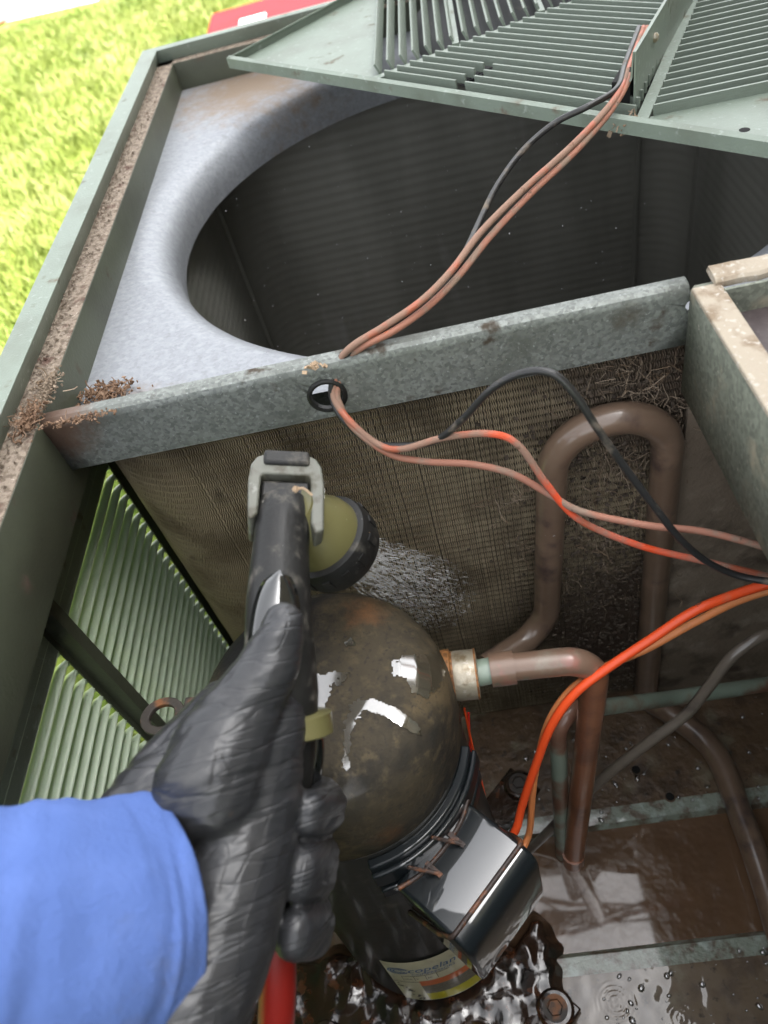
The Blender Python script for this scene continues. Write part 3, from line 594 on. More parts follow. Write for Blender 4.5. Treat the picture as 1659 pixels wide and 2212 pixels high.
# glossy water patches cut to the outlines of the white highlights on the dome
dome_rz = np.array([(.0005, .4610), (.020, .4608), (.040, .4594), (.054, .4568), (.064, .4528), (.0715, .4470), (.0768, .4395), (.0797, .4305), (.0808, .420), (.0810, .405), (.0810, .38)])
def on_dome(u, v):
    d = ray(u, v); lo, hi = .30, .60
    ts = np.linspace(lo, hi, 400); pts = CAMPOS + ts[:, None] * d; rr = np.hypot(pts[:, 0] - AX[0], pts[:, 1] - AX[1])
    surf = np.where(rr < .0810, np.interp(rr, dome_rz[:, 0], dome_rz[:, 1]), -1); k = np.argmax(pts[:, 2] < surf)
    if k == 0: return None
    a_, b_ = ts[k - 1], ts[k]
    for _ in range(24):
        m_ = (a_ + b_) / 2; p = CAMPOS + m_ * d; r1 = math.hypot(p[0] - AX[0], p[1] - AX[1])
        sz_ = np.interp(r1, dome_rz[:, 0], dome_rz[:, 1]) if r1 < .0810 else -1
        if p[2] < sz_: b_ = m_
        else: a_ = m_
    return CAMPOS + (a_ - .0007) * d
def inside(poly, u, v):
    r_ = False; n = len(poly)
    for i in range(n):
        (x1_, y1_), (x2_, y2_) = poly[i], poly[(i + 1) % n]
        if (y1_ > v) != (y2_ > v) and u < (x2_ - x1_) * (v - y1_) / (y2_ - y1_) + x1_: r_ = not r_
    return r_
glint_shapes = [[(742, 1662), (741, 1600), (748, 1545), (772, 1512), (800, 1508), (850, 1525), (905, 1565), (912, 1590), (893, 1585), (850, 1558), (808, 1535), (780, 1540), (762, 1570), (756, 1610), (757, 1640), (750, 1664)],
         [(845, 1430), (880, 1415), (952, 1410), (958, 1445), (955, 1485), (920, 1505), (893, 1500), (880, 1465), (850, 1462)],
         [(640, 1454), (690, 1456), (755, 1452), (722, 1480), (700, 1520), (690, 1580), (688, 1640), (660, 1650), (640, 1600)],
         [(742, 1388), (762, 1380), (765, 1392), (748, 1398)]]
q = MB()
for poly in glint_shapes:
    us = [p[0] for p in poly]; vs_ = [p[1] for p in poly]; st = 3; cache = {}
    def gpnt(i, j):
        if (i, j) not in cache:
            p = on_dome(i * st, j * st)
            if p is None: cache[(i, j)] = None
            else: q.v.append(tuple(p)); cache[(i, j)] = len(q.v) - 1
        return cache[(i, j)]
    for i in range(min(us) // st - 2, max(us) // st + 3):
        for j in range(min(vs_) // st - 2, max(vs_) // st + 3):
            u, v = (i + .5) * st, (j + .5) * st; w_ = 9 * noise.noise((u * .045, v * .045, 3)) + 5 * noise.noise((u * .13, v * .13, 8))
            if inside(poly, u + w_, v + .8 * w_):
                ids = [gpnt(i, j), gpnt(i + 1, j), gpnt(i + 1, j + 1), gpnt(i, j + 1)]
                if None not in ids: q.f.append(tuple(ids)); q.m.append(0)
q.build('water_film', M['film'], CP, smooth=80, label='glossy patches shaped as the white highlights on the wet dome')
# steel stub and collar
sa = P(968, 1462, z=.402); sb = P(1033, 1455, z=.401); ax = sb - sa; ln = np.linalg.norm(ax)
q = MB(); q.lathe(sa, ax, [(.0168, -.010), (.0180, 0), (.0180, .002), (.0162, .003), (.0158, .005)], 40, mi=1); q.lathe(sa, ax, [(.0160, .004), (.0164, .006), (.0164, ln - .001), (.0150, ln), (.0100, ln)], 40)
q.lathe(sa, ax, [(.0166, ln - .0018), (.0166, ln - .0006)], 40, mi=1)
q.build('steel_stub', [M['steel'], M['rustring']], CP, smooth=40, label='round steel stub with rusty rims')
# maker's label on the shell
RL = .0786
A0 = math.radians(-108); ZT, ZB = .213, .128; LW, LH = .070, ZT - ZB
def lab(x, y, e=0.0): return cyl(RL + e, A0 + x / RL, ZT - LH + y)
def label_rect(mb, x0, y0, x1, y1, e, mi):
    n = max(2, int((x1 - x0) / .003)); V = [lab(x0 + (x1 - x0) * i / n, y, e) for i in range(n + 1) for y in (y0, y1)]
    mb.add(V, [(2 * i, 2 * i + 2, 2 * i + 3, 2 * i + 1) for i in range(n)], mi)
q = MB(); H = LH
label_rect(q, 0, 0, LW, H, .0002, 0)
label_rect(q, .021, H * .40, LW, H * .52, .0004, 1); label_rect(q, .021, H * .19, LW, H * .40, .0004, 2); label_rect(q, .021, H * .02, LW, H * .19, .0004, 3)
label_rect(q, 0, H * .505, .021, H * .515, .0005, 4)
for i in range(4): label_rect(q, .010 + .009 * i, H * .55, .0104 + .009 * i, H * .66, .0005, 4)
label_rect(q, .010, H * .66, .048, H * .668, .0005, 4)
lb = q.build('maker_label', [M['cream'], M['lorange'], M['lgrey'], M['lyellow'], M['lblack']], CP, smooth=60, label='cream label with blue lettering, orange and yellow bands')
def text_on(body, size, x, y, e, m_, name, rot=0.0, shear=0.0, fn=lab, parent=None):
    cu = bpy.data.curves.new('t', 'FONT'); cu.body = body; cu.size = size; cu.shear = shear; cu.resolution_u = 3
    to = bpy.data.objects.new('t', cu); COL.objects.link(to); bpy.context.view_layer.update()
    dg = bpy.context.evaluated_depsgraph_get(); me = bpy.data.meshes.new_from_object(to.evaluated_get(dg)); bpy.data.objects.remove(to)
    c, s = math.cos(rot), math.sin(rot); o0 = origin_of(parent)
    for v in me.vertices:
        px, py = v.co.x, v.co.y; v.co = Vector(fn(x + c * px - s * py, y + s * px + c * py, e)) - Vector(o0)
    me.name = name; me.materials.clear(); me.materials.append(m_); me.update()
    o = bpy.data.objects.new(name, me); COL.objects.link(o); o.parent = parent; o.location = -origin_of(parent) + o0 if False else (0, 0, 0)
    return o
tx = text_on('copeland', .0125, .0165, H * .755, .0006, M['lblue'], 'lettering', shear=.25, parent=lb)
tx = text_on('COMPRESSORS', .0052, .0185, H * .685, .0006, M['lblue'], 'lettering', shear=.1, parent=lb)
q = MB()
for r in (.0022, .0040, .0056):
    n = 24; V = [lab(.010 + rr * math.cos(t) * 1.25, H * .80 + rr * math.sin(t), .0006) for k in range(n + 1) for t in (.3 + 5.6 * k / n,) for rr in (r, r + .0009)]
    q.add(V, [(2 * i, 2 * i + 2, 2 * i + 3, 2 * i + 1) for i in range(n)])
q.build('swirl_logo', M['lblue'], lb)
q = MB(); rr_ = np.random.default_rng(3)
for cxl, cyl_ in ((.005, .40), (.0095, .27), (.014, .14), (.016, .06)):      # row of pictograms
    for k in range(9):
        x, y = cxl + rr_.normal(0, .0014), H * cyl_ + rr_.normal(0, .0016); label_rect(q, x - .0008, y - .0006, x + .0010, y + .0007, .0006, 0)
q.build('warning_symbol', M['lblack'], lb)
for k, s in enumerate(('20A', 'V', '60')): text_on(s, .0036, .0112 + .009 * k, H * .58, .0006, M['lblack'], 'lettering', parent=lb)
# sludge heaped round the foot of the shell
sg = MB(); nx_, ny_ = 110, 110
V = []; 
for j in range(ny_):
    for i in range(nx_):
        x = -.27 + .31 * i / (nx_ - 1); y = -.06 + .30 * j / (ny_ - 1)
        r = math.hypot(x - AXB[0], y - AXB[1]); hgt = .012 * math.exp(-((r - .085) / .05) ** 2) + .006
        edge_ = min(1, max(0, (.012 - x + .012 * noise.noise((y * 60, 0, 3))) / .02))
        edge2 = min(1, max(0, (.19 + .03 * noise.noise((x * 40, 0, 8)) - y) / .02))
        nz_v = noise.multi_fractal((x * 48, y * 48, 1.0), 1.0, 2.2, 4) - 1
        e_ = edge_ * edge2; V.append((x, y, .0985 - .0125 * (1 - e_) + e_ * (hgt + .0045 * nz_v)))
sg.add(V, [(j * nx_ + i, j * nx_ + i + 1, (j + 1) * nx_ + i + 1, (j + 1) * nx_ + i) for j in range(ny_ - 1) for i in range(nx_ - 1)])
sg.build('wet_sludge', M['sludge'], kind='stuff', smooth=180, label='glossy dark sludge around the compressor foot')

# ================================================================ PIPES
def pipe(name, pts, r, m_, label, rb=.02, n=18, group='copper pipes in the compressor bay', nb=8, extra=None):
    base = np.array(pts[0]); e = empty(name, tuple(base), label, 'pipe', group)
    q = MB(); q.tube(bendpath(pts, rb, nb), r, n); q.build('tube', m_, e, smooth=60)
    if extra: extra(e)
    return e
zr = .1005
lt = np.array([.0535, .372, .30]); rt = np.array([.134, .372, .30]); zt = .478
e = empty('refrigerant_pipe', (rt[0], rt[1], .11), 'thick brown pipe arched in an upside down U against the coil', 'pipe', 'copper pipes in the compressor bay')
lb_ = P(1192, 1290, y=.372)
ptsU = [P(1050, 1440, y=.335), P(1180, 1355, y=.368), P(1200, 1000, y=.372) + np.array([0, 0, .065]), P(1440, 1000, y=.372) + np.array([0, 0, .065]), P(1393, 1510, y=.372)]
P(1400, 1490, z=.112)
ptsU[2][2] = ptsU[3][2] = P(1325, 905, y=.372)[2]
ptsU += [P(1440, 1535, z=.113), P(1540, 1620, z=.113), P(1600, 1760, z=.113), P(1665, 1950, z=.113), P(1760, 2300, z=.113)]
path = bendpath(ptsU[:6], [.03, .041, .041, .018], 12) ; tail = spline(ptsU[5:], 8)
q = MB(); q.tube(path[:-1] + tail, .0109, 22); q.build('tube', M['copperdull'], e, smooth=60)
# short pipe from the stub to the pan
py = P(1238, 1858, z=.097)
top = P(1283, 1428, z=.400)
def ex1(e):
    a, b = P(1060, 1448, z=.401), P(1112, 1441, z=.401)
    q = MB(); q.tube([a, b], .0112, 20); q.build('sleeve_joint', M['copperpink'], e, smooth=60)
    q = MB(); q.tube([P(1028, 1455, z=.401), P(1062, 1448, z=.401)], .0088, 18); q.build('neck', M['verdigris'], e, smooth=60)
    c = py; q = MB(); q.tube([c + [.0008, .0005, .016], c + [0, 0, -.004]], .0098, 18); q.build('socket', M['copper'], e, smooth=60)
p_ = [P(1108, 1441, z=.401), P(1290, 1422, z=.401), py]
e = empty('refrigerant_pipe', tuple(py), 'short pinkish pipe from the steel stub bent straight down into the pan', 'pipe', 'copper pipes in the compressor bay')
bp_ = bendpath(p_, .020, 10)
q = MB(); q.tube(bp_[:9], .0092, 20); q.build('tube', M['copperpink'], e, smooth=60)
q = MB(); q.tube(bp_[8:], .0092, 20); q.build('tube', M['copper'], e, smooth=60); ex1(e)
pb2 = P(1216, 1845, z=.097); tp2 = P(1203, 1530, y=.262)
pipe('refrigerant_pipe', [pb2, tp2, P(1300, 1528, y=.285), P(1450, 1508, y=.315), P(1700, 1472, y=.33)], .0066, M['verdigris'], 'thin green tarnished pipe running right behind the short pipe', rb=[.018, .05, .05])
# ================================================================ WIRES
def wire(pts, r, m_, label, n=10, name='wire', group='wires in the cooling unit', cat='wire', hot=()):
    sp = spline(pts, 9); b_ = np.array(sp[len(sp) // 2])
    if hot: m_ = mat('orange_wire', (.38, .11, .06), [((.27, .165, .12), 45, .40, .53, .9), ((.15, .08, .05), 130, .63, .7, .9)], rough=.45, bump=.0002, bscale=600, spots=[((.72, .075, .018), tuple(np.array(p) - b_), r0, r1) for p, r0, r1 in hot])
    q = MB(); q.tube(sp, r, n)
    return q.build(name, m_, None, label=label, cat=cat, group=group, smooth=70, loc=b_)
# three motor wires, from the grille, over the opening, through the grommet and on to the control box
ZG = .624
def upper(pts): return [P(u, v, z=z) for u, v, z in pts]
wire(upper([(1390, 60, .628), (1360, 140, .628), (1342, 192, .630), (1300, 248, .628), (1230, 320, .622), (1130, 410, .616), (1040, 500, .612), (975, 585, .608), (910, 650, .604), (830, 705, .600), (765, 745, .597), (735, 778, .588)]) + [P(724, 825, y=.3655), P(722, 860, y=.361), P(752, 905, y=.350), P(812, 957, y=.340), P(868, 970, y=.332), P(960, 945, y=.325), P(1060, 937, y=.318), P(1120, 962, y=.312), P(1180, 1045, y=.304), P(1250, 1122, y=.296), P(1380, 1178, y=.286), P(1520, 1212, y=.276), P(1700, 1255, y=.26)], .0021, M['orange'], 'orange wire looping highest of the two from the round hole', hot=[(P(1200, 1070, y=.302), .006, .035), (P(1420, 1188, y=.283), .006, .05), (P(1080, 940, y=.316), .002, .014)])
wire(upper([(1398, 60, .627), (1368, 140, .627), (1350, 190, .629), (1308, 254, .625), (1235, 335, .618), (1145, 420, .611), (1060, 510, .606), (990, 597, .602), (925, 662, .598), (850, 715, .596), (785, 748, .594), (745, 780, .586)]) + [P(731, 828, y=.3655), P(731, 866, y=.360), P(765, 925, y=.347), P(840, 980, y=.336), P(920, 997, y=.327), P(1020, 1003, y=.319), P(1110, 1025, y=.311), P(1190, 1070, y=.303), P(1260, 1106, y=.295), P(1400, 1135, y=.284), P(1530, 1150, y=.276), P(1700, 1195, y=.26)], .0021, M['pinkwire'], 'dusty pink wire hanging below the bright orange one')
wire(upper([(1380, 60, .629), (1350, 140, .629), (1332, 192, .631), (1270, 230, .630), (1200, 265, .624), (1130, 325, .616), (1075, 400, .609), (1040, 470, .604), (1005, 545, .602), (965, 612, .600), (900, 668, .597), (815, 722, .594), (750, 765, .591), (726, 782, .586)]) + [P(718, 822, y=.3655), P(718, 862, y=.362), P(745, 910, y=.352), P(800, 955, y=.343), P(870, 963, y=.334), P(940, 952, y=.327), P(1000, 905, y=.320), P(1060, 842, y=.313), P(1125, 807, y=.308), P(1190, 806, y=.302), P(1240, 850, y=.296), P(1290, 925, y=.290), P(1350, 1010, y=.284), P(1410, 1090, y=.277), P(1470, 1165, y=.270), P(1530, 1215, y=.265), P(1600, 1245, y=.26), P(1700, 1262, y=.25)], .0021, M['blackwire'], 'black wire arching up over the brown pipe')
# compressor leads
wire([P(1700, 1250, y=.27), P(1600, 1280, y=.27), P(1500, 1320, y=.265), P(1400, 1385, y=.258), P(1310, 1445, y=.25), P(1240, 1500, y=.243), P(1190, 1570, y=.235), P(1155, 1660, y=.226), P(1128, 1740, y=.215), P(1115, 1790, y=.205), P(1085, 1840, y=.195)], .0031, M['orangeclean'], 'bright red orange lead dropping to the black terminal box')
wire([P(1700, 1265, y=.275), P(1600, 1296, y=.275), P(1500, 1345, y=.269), P(1400, 1400, y=.262), P(1310, 1440, y=.256), P(1235, 1488, y=.250), P(1185, 1560, y=.241), P(1160, 1650, y=.231), P(1150, 1720, y=.221), P(1143, 1800, y=.208), P(1120, 1850, y=.195)], .0026, M['peach'], 'faded peach lead beside the red orange lead')
wire([P(1720, 1360, y=.29), P(1650, 1372, y=.288), P(1580, 1420, y=.282), P(1530, 1485, y=.275), P(1480, 1545, y=.268), P(1400, 1605, y=.262), P(1310, 1675, y=.257), P(1230, 1750, y=.252), P(1150, 1830, y=.247), P(1080, 1890, y=.24)], .0042, M['cable'], 'grey brown cable slanting across behind the pipes', name='cable', cat='cable')
for pts, m_, lb__ in (([(985, 1545), (995, 1600), (975, 1680), (958, 1735)], 'rustblack', 'thin rusty wire under the steel stub'), ([(1003, 1530), (1020, 1610), (1040, 1690), (1052, 1740)], 'orangeclean', 'thin orange wire falling beside the dome'), ([(990, 1640), (1010, 1680), (1022, 1730)], 'greywire', 'thin grey wire behind the terminal box'), ([(1012, 1540), (1018, 1640), (1035, 1740)], 'redwire', 'thin red wire behind the terminal box')):
    wire([P(u, v, y=.262 - .035 * k / len(pts)) for k, (u, v) in enumerate(pts)], .0009, M[m_], lb__, n=6)

# ================================================================ GRILLE
ZF = .6120; ZT_ = .6205
g0 = P(489, 124, z=ZT_); g1 = P(1658, 304, z=ZT_); e1 = (g1 - g0); e1[2] = 0; e1 /= np.linalg.norm(e1); e2 = np.array([-e1[1], e1[0], 0]); SD = .662
GC = g0 + e1 * SD / 2 + e2 * SD / 2
GR = empty('grille', (GC[0], GC[1], ZF), 'sage green slatted fan grille lifted off and laid skewed on top', 'grille')
def gp(a, b, z): return np.array([g0[0], g0[1], 0]) + e1 * a + e2 * b + np.array([0, 0, z])
tr = MB(); cut = .2065; mg = .016
oct_ = [(cut, mg), (SD - cut, mg), (SD - mg, cut), (SD - mg, SD - cut), (SD - cut, SD - mg), (cut, SD - mg), (mg, SD - cut), (mg, cut)]
sq = [(.001, .001), (SD - .001, .001), (SD - .001, SD - .001), (.001, SD - .001)]
V = [gp(a, b, ZF) for a, b in sq + oct_]
tr.add(V, [(0, 1, 5, 4), (1, 6, 5), (1, 2, 7, 6), (2, 8, 7), (2, 3, 9, 8), (3, 10, 9), (3, 0, 11, 10), (0, 4, 11)])
tr.build('border', M['sage'], GR, solid=.001)
fg = MB()
for (a, b), (c, d_) in zip(((0, 0), (SD, 0), (SD, SD), (0, SD)), ((SD, 0), (SD, SD), (0, SD), (0, 0))):
    p, q_ = gp(a, b, 0), gp(c, d_, 0); nn = np.cross(q_ - p, [0, 0, 1.0]); nn /= np.linalg.norm(nn); K = 16
    V = []
    for k in range(K + 1):
        c0 = p + (q_ - p) * k / K
        V += [c0 + [0, 0, ZF - .0012], c0 + [0, 0, ZT_ - .001], c0 - nn * .004 + [0, 0, ZT_]]
    fg.add(V, [(3 * k + i, 3 * k + 3 + i, 3 * k + 4 + i, 3 * k + 1 + i) for k in range(K) for i in (0, 1)])
fg.build('flange', M['sage'], GR, solid=.0012)
hd = P(1608, 283, z=ZT_)
fin_me = MB(); fin_me.box((-.5, -.0009, 0), (.5, .0009, 1)); fm = bpy.data.meshes.new('slat'); fm.from_pydata(fin_me.v, [], fin_me.f); fm.materials.append(M['sage']); fm.update()
ap = SD / 2 - mg; th0 = math.atan2(e1[1], e1[0]); pitch = .0112
def fin(cx0, cy0, rot, L_, hgt, tilt=0):
    o = bpy.data.objects.new('slat', fm); COL.objects.link(o); o.parent = GR
    o.location = (cx0, cy0, .0005); o.rotation_euler = (math.radians(tilt), 0, rot); o.scale = (L_, 1, hgt); return o
for s in range(8):
    na_ = th0 - math.pi / 2 + s * math.pi / 4; nd = np.array([math.cos(na_), math.sin(na_)]); td = np.array([-nd[1], nd[0]])
    kmax = 22
    for k in range(kmax):
        dd = ap - .005 - pitch * k; L_ = 2 * dd * math.tan(math.pi / 8) - .012
        if dd < .075: break
        if s == 0 and k < 4:
            gx = -.035 + .0 * k; gapw = .010
            l1 = gx - gapw / 2 + L_ / 2; l2 = L_ / 2 - gx - gapw / 2
            c1 = nd * dd + td * (-L_ / 2 + l1 / 2); c2 = nd * dd + td * (L_ / 2 - l2 / 2)
            fin(c1[0], c1[1], na_ + math.pi / 2, l1, .0070); fin(c2[0], c2[1], na_ + math.pi / 2, l2, .0070)
        else: fin(nd[0] * dd, nd[1] * dd, na_ + math.pi / 2, L_, .0070 if s in (0, 1, 2) else .0105, 0 if s in (0, 1, 2) else 24)
q = MB()
for s in range(8):
    a = th0 - math.pi / 2 + (s + .5) * math.pi / 4; d_ = np.array([math.cos(a), math.sin(a), 0]); t_ = np.array([-d_[1], d_[0], 0]); R0, R1 = .07, ap / math.cos(math.pi / 8)
    q.obox(np.array([GC[0], GC[1], ZF + .0012]) + d_ * (R0 + R1) / 2, d_ * (R1 - R0) / 2, t_ * .004, (0, 0, .0012))
for rr in (ap - .072, ap - .15):
    for s in (6, 7, 5):
        na_ = th0 - math.pi / 2 + s * math.pi / 4; nd = np.array([math.cos(na_), math.sin(na_), 0]); td = np.array([-nd[1], nd[0], 0]); hl = rr * math.tan(math.pi / 8)
        q.obox(np.array([GC[0], GC[1], ZF + .0035]) + nd * rr, nd * .003, td * hl, (0, 0, .0018))
q.build('rib', M['sage'], GR)
q = MB(); q.lathe((GC[0], GC[1], ZF), (0, 0, 1), [(.085, 0), (.085, .004), (.001, .004)], 32); q.build('motor_plate', M['sage'], GR, smooth=30)
q = MB(); q.lathe((GC[0], GC[1], .586), (0, 0, 1), [(.001, 0), (.055, 0), (.055, .012), (.001, .012)], 32); q.build('fan_hub', M['rustblack'], GR, smooth=40)
for k in range(5):  # blades widened into a dark disc that darkens the slat gaps above
    a0f = math.radians(100 + 72 * k); V = []
    for i in range(7):
        r_ = .05 + .235 * i / 6
        for j in range(6):
            a_ = a0f + math.radians(-37 + 74 * j / 5); V.append((GC[0] + r_ * math.cos(a_), GC[1] + r_ * math.sin(a_), .599 + .006 * (j / 5)))
    q = MB(); q.add(V, [(i * 6 + j, i * 6 + j + 1, i * 6 + j + 7, i * 6 + j + 6) for i in range(6) for j in range(5)]); q.build('gap_dark_blade', M['gapblack'], GR, smooth=60, solid=.001)
# wire channel along the rib
ca = P(1352, 238, z=ZF); cbp = np.array([GC[0], GC[1], ZF]); dch = cbp - ca; dch /= np.linalg.norm(dch); sch = np.cross(dch, [0, 0, 1.0])
q = MB(); L0, L1 = .0, .24
prc = [(-.013, .0), (-.010, .006), (-.001, .020), (0.0, .036), (.0012, .036), (.0015, .0)]
q.sweep(prc, L0, L1, lambda a, b, t: ca + dch * t + sch * (a + .004) + np.array([0, 0, b]), 0, n=6)
wc = q.build('wire_channel', M['sage'], GR, solid=.0014)
sc_ = ca + dch * .052 + sch * .0060 + np.array([0, 0, .026]); q = MB(); q.lathe(sc_, sch, [(.0032, 0), (.0032, .0015), (.0015, .003), (.001, .003)], 12); q.build('screw', M['steel'], wc, smooth=40)
q = MB(); ci = ca + dch * .003 + np.array([0, 0, .010]); q.obox(ci + sch * -.004 + dch * .01, dch * .012, sch * .006, (0, 0, .008)); q.build('channel_mouth', M['hole'], wc)
q = MB(); q.lathe((hd[0] - e2[0] * 0, hd[1], ZT_), (0, 0, 1), [(.0032, .0007), (.001, .0009)], 16); q.build('screw_hole', M['hole'], GR)

# ================================================================ NOZZLE
KS = .92
def H_(u, v, t, r): t *= KS; return P(u, v, t=t), r * t / FPX
NZ = empty('spray_nozzle', tuple(P(612, 1200, t=.43 * KS)), 'black pistol grip hose nozzle with a grey clamp and olive head', 'hose nozzle')
hc = [H_(*a) for a in ((612, 1085, .447, 50), (611, 1125, .440, 58), (606, 1200, .430, 62), (602, 1300, .416, 70), (604, 1400, .405, 76), (610, 1500, .398, 78), (613, 1600, .396, 70), (609, 1740, .394, 60), (600, 1880, .392, 54), (594, 2030, .390, 46))]
cs = spline([p for p, r in hc], 6); rs = np.interp(np.linspace(0, len(hc) - 1, len(cs)), range(len(hc)), [r for p, r in hc])
q = MB(); q.tube(cs, list(rs), 28); q.build('handle', M['rubber'], NZ, smooth=60)
# wet thumb pad set in the top of the handle
a, b_ = H_(604, 1232, .395, 0)[0], H_(590, 1420, .372, 0)[0]
vd = (a + b_) / 2 - CAMPOS; vd /= np.linalg.norm(vd); dl = b_ - a; ll = np.linalg.norm(dl); dl /= ll; sd_ = np.cross(vd, dl)
q = MB(); V = []; n1 = 14
for i in range(n1 + 1):
    t = i / n1; wd = .0125 * math.sqrt(max(0, 1 - (1 - t) ** 3)) + .0001
    hcn = a + dl * ll * t
    for j in range(9):
        s_ = -1 + 2 * j / 8; V.append(hcn + sd_ * wd * s_ + vd * (.0060 * s_ * s_ + .0005))
q.add(V, [(i * 9 + j, i * 9 + j + 1, (i + 1) * 9 + j + 1, (i + 1) * 9 + j) for i in range(n1) for j in range(8)])
q.build('thumb_pad', M['wetrubber'], NZ, smooth=80, solid=.001)
# clamp frame round the neck
def rrect(mb, pts_uvt, depth, mi=0): pass
cn = P(616, 1084, t=.447 * KS); fw = cs[0] - cs[8]; fw /= np.linalg.norm(fw)         # along the handle, forwards
vw = cn - CAMPOS; vw /= np.linalg.norm(vw); sx = np.cross(fw, vw); sx /= np.linalg.norm(sx)
if sx.dot(P(700, 1072, t=.4) - P(600, 1072, t=.4)) < 0: sx = -sx
up = np.cross(sx, fw); up = up if up.dot(-vw) > 0 else -up
k_ = .447 * KS / FPX
def cf_(a, b, c): return cn + sx * a * k_ + fw * b * k_ + up * c * k_
q = MB()
def frame_bar(a0, b0, a1, b1, c0, c1): q.add([cf_(a, b, c) for c in (c0, c1) for a, b in ((a0, b0), (a1, b0), (a1, b1), (a0, b1))], [(0, 3, 2, 1), (4, 5, 6, 7), (0, 1, 5, 4), (1, 2, 6, 5), (2, 3, 7, 6), (3, 0, 4, 7)])
cpo = [(-76, -62), (-80, 30), (-76, 72), (-64, 92), (-48, 100), (48, 100), (64, 92), (76, 72), (82, 30), (82, -88), (64, -96), (55, -70), (53, 40), (47, 48), (-47, 48), (-53, 40), (-56, -50), (-66, -66)]
nn_ = len(cpo); q.add([cf_(a, b, c) for c in (-70, 36) for a, b in cpo], [tuple(range(nn_))[::-1], tuple(nn_ + i for i in range(nn_))] + [(i, (i + 1) % nn_, nn_ + (i + 1) % nn_, nn_ + i) for i in range(nn_)])
frame_bar(-52, -30, 52, 40, -70, 8)
q.build('clamp', M['greyplastic'], NZ, bevel=.0026, seg=3, smooth=40)
q = MB(); frame_bar(-50, 70, 50, 106, 20, 46); q.build('top_pad', M['rubber'], NZ, bevel=.002, seg=3, smooth=40)
q = MB(); frame_bar(-52, -20, 52, 40, 9, 22); q.build('hinge_barrel', M['rubber'], NZ, bevel=.0015, smooth=40)
q = MB(); frame_bar(79, -62, 83, 36, -50, 22); q.build('side_badge', M['wetrubber'], NZ, bevel=.0008, smooth=40)
q = MB()
for b0, b1, c0, c1 in ((20, 30, -10, 14), (4, 12, -6, 14), (-14, -4, -12, 12), (-34, -24, -12, 10), (-52, -44, -10, 8)): frame_bar(83.4, b0, 84.2, b1, c0, c1)
q.build('badge_print', M['white'], NZ)
# dial head
hb, hf = P(655, 1120, t=.452 * KS), P(716, 1176, t=.476 * KS); ha = hf - hb; hl = np.linalg.norm(ha)
kf = .476 * KS / FPX
q = MB(); q.lathe(hb, ha, [(.0125, -.012), (.0150, -.006), (.0195, hl * .20), (.0222, hl * .42), (.0232, hl * .66), (.0236, hl * .86)], 56); q.build('dial_head', M['olive'], NZ, smooth=60)
q = MB(); q.lathe(hb, ha, [(.0225, hl * .62), (.0262, hl * .66), (.0274, hl * .80), (.0276, hl * 1.12), (.0262, hl * 1.30), (.0225, hl * 1.34), (.0215, hl * 1.22), (.001, hl * 1.20)], 56)
for k in range(14):
    a = 2 * math.pi * k / 14; an_ = ha / hl; e_ = np.cross(an_, [0, 0, 1.0]); e_ /= np.linalg.norm(e_); g_ = np.cross(an_, e_); rd = e_ * math.cos(a) + g_ * math.sin(a)
    q.obox(hb + an_ * hl * .96 + rd * .0277, an_ * hl * .13, np.cross(an_, rd) * .0022, rd * .0005)
q.build('rubber_ring', M['rubber'], NZ, smooth=40)
# squeeze lever and olive lock ring by the grip
q = MB(); q.tube(spline([H_(*a)[0] for a in ((640, 1500, .432, 0), (668, 1580, .420, 0), (668, 1650, .414, 0), (655, 1720, .42, 0))], 6), .0072, 12); q.build('lever', M['wetrubber'], NZ, smooth=60)
a, b_ = H_(640, 1540, .398, 0)[0], H_(645, 1592, .397, 0)[0]; q = MB(); q.lathe(a, b_ - a, [(.0150, 0), (.0168, .001), (.0168, np.linalg.norm(b_ - a) - .001), (.0150, np.linalg.norm(b_ - a))], 36); q.build('lock_ring', M['olive'], NZ, smooth=40)
# hose
hz = [H_(*a)[0] for a in ((596, 2010, .390, 0), (600, 2100, .392, 0), (598, 2180, .395, 0), (588, 2280, .40, 0))]
hz += [np.array([-.16, .00, .40]), np.array([-.19, -.10, .42]), np.array([-.25, -.25, .50]), np.array([-.34, -.42, .42]), np.array([-.5, -.7, .03]), np.array([-1.2, -1.0, .02])]
q = MB(); q.tube(spline(hz, 10), .0088, 16); q.build('garden_hose', M['redhose'], None, label='red hose joined to the handle of the nozzle', cat='hose', smooth=60, loc=hz[1])

